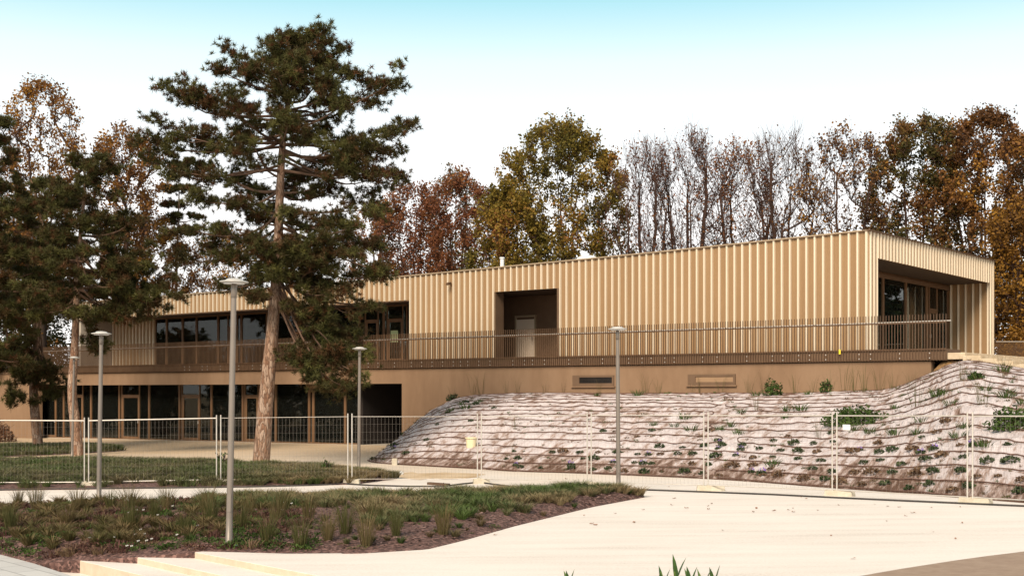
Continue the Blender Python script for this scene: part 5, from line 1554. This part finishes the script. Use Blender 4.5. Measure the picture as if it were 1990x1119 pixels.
def decid(name, label, x, d, ytop, wpx, leaf, nleaf, lsize, seed, shape='round', crown0=0.22, nt=260, ntw=6, twl=0.9, up=0.35, low=0.0, ybase=None, leaders=6, group="autumn trees behind the building", thick=1.0, fork=0.14):
    """a tree grown towards points filling its crown's outline: each point joins the nearest limb below it; fine twigs and leaves at the points"""
    rg = random.Random(seed); r = np.random.default_rng(seed)
    zb = 4.1 if ybase is None else EYE + (HY - ybase) / F * d
    foot = Vector(((x - CX) / F * d, d, zb))
    H = EYE + (HY - ytop) / F * d - zb
    W = wpx / F * d / 2
    root = thing(name, foot, label, "tree", group)
    def rad_at(h, a):
        if shape == 'vase': q = min(1.0, 0.30 + 1.0 * h) * math.sqrt(max(0.0, 1 - max(0.0, (h - 0.5) / 0.5) ** 2.2))
        elif shape == 'fan': q = min(1.0, 0.42 + 1.1 * h ** 0.8) * math.sqrt(max(0.0, 1 - max(0.0, (h - 0.55) / 0.45) ** 2.0))
        else: q = math.sqrt(max(0.0, 1 - (2 * (0.26 + 0.74 * h) - 1) ** 2)) ** 0.8
        return W * q * (1 + 0.16 * mnoise.noise((math.cos(a) * 1.4 + seed, math.sin(a) * 1.4, h * 3.2)))
    zc = crown0 * H
    nodes = [np.zeros(3)]; par = [-1]
    z = 0.0
    lean = np.array([rg.gauss(0, .03), rg.gauss(0, .03), 0])
    while z < fork * H:
        z += 0.5; nodes.append(np.array([0, 0, z]) + lean * z + np.array([rg.gauss(0, .03), rg.gauss(0, .03), 0])); par.append(len(nodes) - 2)
    ntr = len(nodes)
    for k in range(leaders):
        a = 6.283 * k / leaders + rg.uniform(-.5, .5); h = rg.uniform(.60, .92)
        if leaders == 1: q = 0
        else: q = rad_at(h, a) * (rg.uniform(.45, .9) if shape == 'fan' else rg.uniform(.3, .85))
        e = np.array([math.cos(a) * q, math.sin(a) * q, zc + h * (H - zc)])
        p0 = nodes[rg.randrange(max(1, ntr - 4), ntr)]; i0 = [i for i in range(ntr) if nodes[i] is p0][0]
        mid = p0 * 0.5 + e * 0.5 + np.array([math.cos(a), math.sin(a), 0]) * (0.30 if shape == 'fan' else 0.22) * q
        n = max(4, int(np.linalg.norm(e - p0) / 0.7)); prev = i0
        for j in range(1, n + 1):
            t = j / n; c = (1 - t) ** 2 * p0 + 2 * t * (1 - t) * mid + t * t * e + r.normal(size=3) * 0.035
            nodes.append(c); par.append(prev); prev = len(nodes) - 1
    tg = []
    while len(tg) < nt:
        h = rg.random() ** 0.85; a = rg.uniform(0, 6.283); q = rad_at(h, a) * (0.25 + 0.75 * rg.random() ** 0.5)
        p = np.array([math.cos(a) * q, math.sin(a) * q, zc + h * (H - zc) * (0.97 + 0.03 * rg.random())])
        if mnoise.noise(tuple(p * 0.75 + seed)) < -0.34: continue
        tg.append(p)
    fk = np.array([0, 0, fork * H])
    tg.sort(key=lambda p: np.linalg.norm(p - fk))
    ends = []
    for p in tg:
        N = np.array(nodes[ntr - 1:])
        v = p - N; dist = np.linalg.norm(v, axis=1) + 1e-6
        cost = np.maximum(dist, 2.0 if shape == 'fan' else 0) * (1 + (3.5 if shape == 'fan' else 2.2) * np.clip(up + 0.15 - v[:, 2] / dist, 0, None))
        i = int(np.argmin(cost)) + ntr - 1
        p0 = nodes[i]; dl = np.linalg.norm(p - p0); n = max(1, int(dl / 0.55)); prev = i
        bow = np.array([0, 0, -0.09 * dl]) + r.normal(size=3) * 0.03 * dl
        for j in range(1, n + 1):
            t = j / n
            nodes.append(p0 + (p - p0) * t + bow * math.sin(math.pi * t) ); par.append(prev); prev = len(nodes) - 1
        ends.append(prev)
    cnt = np.zeros(len(nodes))
    for e in ends:
        i = e
        while i >= 0: cnt[i] += 1; i = par[i]
    for i in range(1, ntr): cnt[i] = max(cnt[i], len(ends) * 0.8)
    rb = H * 0.021 * thick
    rr = np.maximum(0.014, rb * (np.maximum(cnt, .5) / len(ends)) ** (0.56 if shape == 'fan' else 0.62))
    fv = lambda p: foot + Vector(p)
    tr, brm = MB(), MB()
    tr.tube([fv(nodes[0]) - Vector((0, 0, .4))] + [fv(nodes[i]) for i in range(ntr)], [rb * 1.5] + [rb * (1.25 - 0.3 * i / ntr) for i in range(ntr)], 10)
    tr.build("trunk", M['bark'], root, smooth_sh=True)
    for i in range(ntr, len(nodes)):
        if cnt[i] == 0: continue
        brm.tube([fv(nodes[par[i]]), fv(nodes[i])], [min(rr[par[i]], rr[i] * 1.3), rr[i]], 5 if rr[i] > .05 else 3, cap=False)
    TW = []
    for e in ends:
        p = nodes[e]; o_ = p - np.array([0, 0, zc]); o_[2] *= .4; o_ /= np.linalg.norm(o_) + 1e-6
        for k in range(ntw):
            dd = o_ * 0.7 + np.array([0, 0, up * 1.6]) + r.normal(size=3) * 0.55; dd /= np.linalg.norm(dd)
            l = twl * r.uniform(.5, 1.15)
            p0 = nodes[e] if k % 3 else nodes[par[e]]
            m_ = p0 + dd * l * .5 + r.normal(size=3) * .06 * l; e_ = p0 + dd * l + np.array([0, 0, .08 * l])
            TW.append((p0, m_, e_))
            brm.tube([fv(p0), fv(m_), fv(e_)], [.010, .008, .005], 3, cap=False)
    brm.build("branches", M['twig'], root)
    if nleaf:
        T = np.array(TW)
        wgt = np.ones(len(T))
        if low: wgt = np.clip(1.2 - low * T[:, 2, 2] / H, 0.02, None)
        tn = np.array([0.65 + 1.1 * mnoise.noise(tuple(t[2] * 0.85 + seed)) for t in T]); wgt = wgt * np.clip(tn, .16, None)
        ids = r.choice(len(T), nleaf, p=wgt / wgt.sum())
        u_ = r.uniform(0.3, 1.0, nleaf)[:, None]
        c = T[ids, 0] * (1 - u_) + T[ids, 2] * u_ + r.normal(size=(nleaf, 3)) * lsize * 0.75
        v, f = leaf_quads(c + np.array(foot), np.array([0, -.3, .5]) + r.normal(size=(nleaf, 3)) * .6, lsize, r, 1.5)
        ct = np.array([mnoise.noise(tuple(p * 0.32 + seed * 1.3)) for p in c])
        np_mesh("foliage", v, f, L[leaf], root, tint=np.clip(0.5 + 0.6 * ct + r.uniform(-.28, .28, nleaf), 0, 1))
    return root

decid("oak_tree", "big round yellow green tree turning brown behind the middle of the roof", 1095, 84, 246, 290, 'yellowgreen', 36000, 0.20, 1, nt=520, crown0=.12)
decid("oak_tree", "lower yellow green tree at the left foot of the big round one", 990, 82, 372, 170, 'yellowgreen', 20000, 0.19, 2, crown0=.05)
decid("red_brown_tree", "red brown tree left of the yellow green one", 890, 90, 350, 210, 'red', 17000, 0.18, 3, crown0=.08)
decid("olive_tree", "pale olive tree top peeking over the red brown one", 880, 100, 338, 110, 'olive', 3600, 0.24, 4)
decid("rusty_tree", "rusty orange thin tree right of the tall pine", 795, 92, 364, 180, 'red', 12000, 0.18, 5, crown0=.1)
decid("rusty_tree", "rusty tree half hidden behind the tall pine's right side", 735, 96, 400, 140, 'brownorange', 9000, 0.18, 6, crown0=.1)
decid("bare_tree", "slender bare tree right beside the big round tree", 1252, 80, 284, 150, 'red', 1500, 0.15, 7, 'fan', nt=180, ntw=8, twl=1.3, up=.34, thick=1.0, leaders=5, crown0=.2)
decid("bare_tree", "bare tree with upright limbs and a thick forked trunk", 1340, 80, 270, 200, 'red', 2200, 0.15, 8, 'fan', nt=240, ntw=8, twl=1.3, up=.34, thick=1.1, leaders=5, crown0=.2)
decid("bare_tree", "twiggy tree with a few rust leaves on its left side", 1435, 80, 288, 195, 'red', 5200, 0.16, 9, 'fan', nt=240, ntw=8, twl=1.2, up=.34, thick=1.1, leaders=5, crown0=.18)
decid("bare_tree", "tall bare tree with fine upright twigs and a few leaves low down", 1520, 78, 264, 195, 'brownorange', 2600, 0.16, 10, 'fan', nt=240, ntw=8, twl=1.3, up=.34, thick=1.1, leaders=5, low=1.1, crown0=.18)
decid("sparse_orange_tree", "sparse tree with orange leaves low and rust leaves on top", 1640, 76, 264, 200, 'brownorange', 6500, 0.17, 11, 'vase', nt=300, ntw=8, twl=1.0, up=.45, crown0=.15)
decid("brown_tree", "dense brown and green tree left of the right picture edge", 1785, 76, 238, 235, 'olive', 25000, 0.19, 12, nt=360, crown0=.08)
decid("brown_tree", "tall dense red brown tree at the right picture edge", 1915, 74, 230, 250, 'brownorange', 26000, 0.19, 13, nt=360, crown0=.08)
decid("orange_tree", "bright orange leaved tree low at the right picture edge", 1990, 68, 400, 160, 'orange', 15000, 0.18, 14, crown0=.05)
decid("olive_tree", "dull olive tree cut by the right picture edge", 2020, 80, 270, 200, 'olive', 14000, 0.2, 15, nt=320, crown0=.08)
bush("orange_shrub", "orange leaved shrub behind the far railing", pix(1975, 700, 66), 1.5, 1.0, 1.9, 2200, 0.15, L['orange'], 15, "shrub")
bush("brown_shrub", "brown shrub low behind the roof's right part", pix(1830, 560, 84), 3.0, 1.5, 3.5, 2600, 0.2, L['brownorange'], 16, "shrub")
bush("olive_shrub", "olive undergrowth low behind the roof under the big round tree", pix(1060, 590, 90), 4.5, 1.5, 3.6, 4200, 0.2, L['olive'], 17, "shrub")
bush("rust_shrub", "rusty undergrowth low behind the roof right of the tall pine", pix(840, 590, 96), 6.0, 1.5, 3.2, 4200, 0.2, L['red'], 18, "shrub")
GP = "autumn trees behind the pines"
decid("yellow_tree", "tall yellow leaved tree rising at the left edge behind the pines", 80, 84, 168, 190, 'brownorange', 11000, 0.2, 19, 'vase', ybase=700, up=.4, group=GP, crown0=.2)
decid("yellow_tree", "yellow brown tree behind the pines, left of the slim sparse pine", 245, 86, 256, 160, 'brownorange', 11000, 0.2, 20, 'vase', ybase=700, up=.4, group=GP, crown0=.2)
decid("orange_tree", "low orange tree behind the roof between the pines", 285, 90, 430, 180, 'brownorange', 13000, 0.18, 22, ybase=700, group=GP, crown0=.1)
decid("brown_tree", "low brown tree behind the roof under the tall pine's left boughs", 430, 92, 450, 160, 'brownorange', 7000, 0.18, 23, group=GP, crown0=.1)
decid("olive_tree", "low yellowish tree at the left edge among the pine trunks", 20, 86, 440, 200, 'olive', 11000, 0.2, 24, ybase=740, group=GP, crown0=.05)
bush("evergreen_hedge", "dark evergreen hedge beyond the building's left end", pix(60, 790, 88), 5.5, 2.0, 7.5, 9000, 0.24, L['darkherb'], 25, "hedge")
# trees outside the picture, to the left and right of the forecourt: the windows mirror them
for i, (X, Y, h, wd) in enumerate(((-52, 44, 14, 9), (-58, 54, 17, 11), (-50, 64, 12, 9), (-62, 66, 18, 12), (-54, 36, 15, 9), (-66, 79, 7.5, 9), (-60, 92, 17, 12))):
    px_ = X / Y * F + CX; dd = Y
    decid("olive_tree", "dark leafy tree left of the forecourt, outside the picture", px_, dd, HY - (h - EYE) / dd * F, wd / dd * F, 'olive', 9000, 0.6, 60 + i, ybase=HY - (G(X, Y) - EYE) / dd * F, group="trees beside the forecourt", nt=150, ntw=3, crown0=.02)
for i, (X, Y, h, wd) in enumerate(((36, 62, 17, 10), (43, 70, 18, 11), (38, 80, 17, 11))):
    px_ = X / Y * F + CX; dd = Y
    decid("olive_tree", "dark leafy tree right of the building, outside the picture", px_, dd, HY - (h - EYE) / dd * F, wd / dd * F, 'olive', 10000, 0.6, 70 + i, ybase=HY - (3.6 - EYE) / dd * F, group="trees beside the building", nt=150, ntw=3, crown0=.02)

bush("evergreen_hedge", "tall dark hedge right of the terrace, outside the picture", Vector((37.5, 66, 3.4)), 8.0, 3.0, 7.5, 9000, 0.4, L['darkherb'], 26, "hedge")  # unseen hedge, added to darken what the loggia glass mirrors
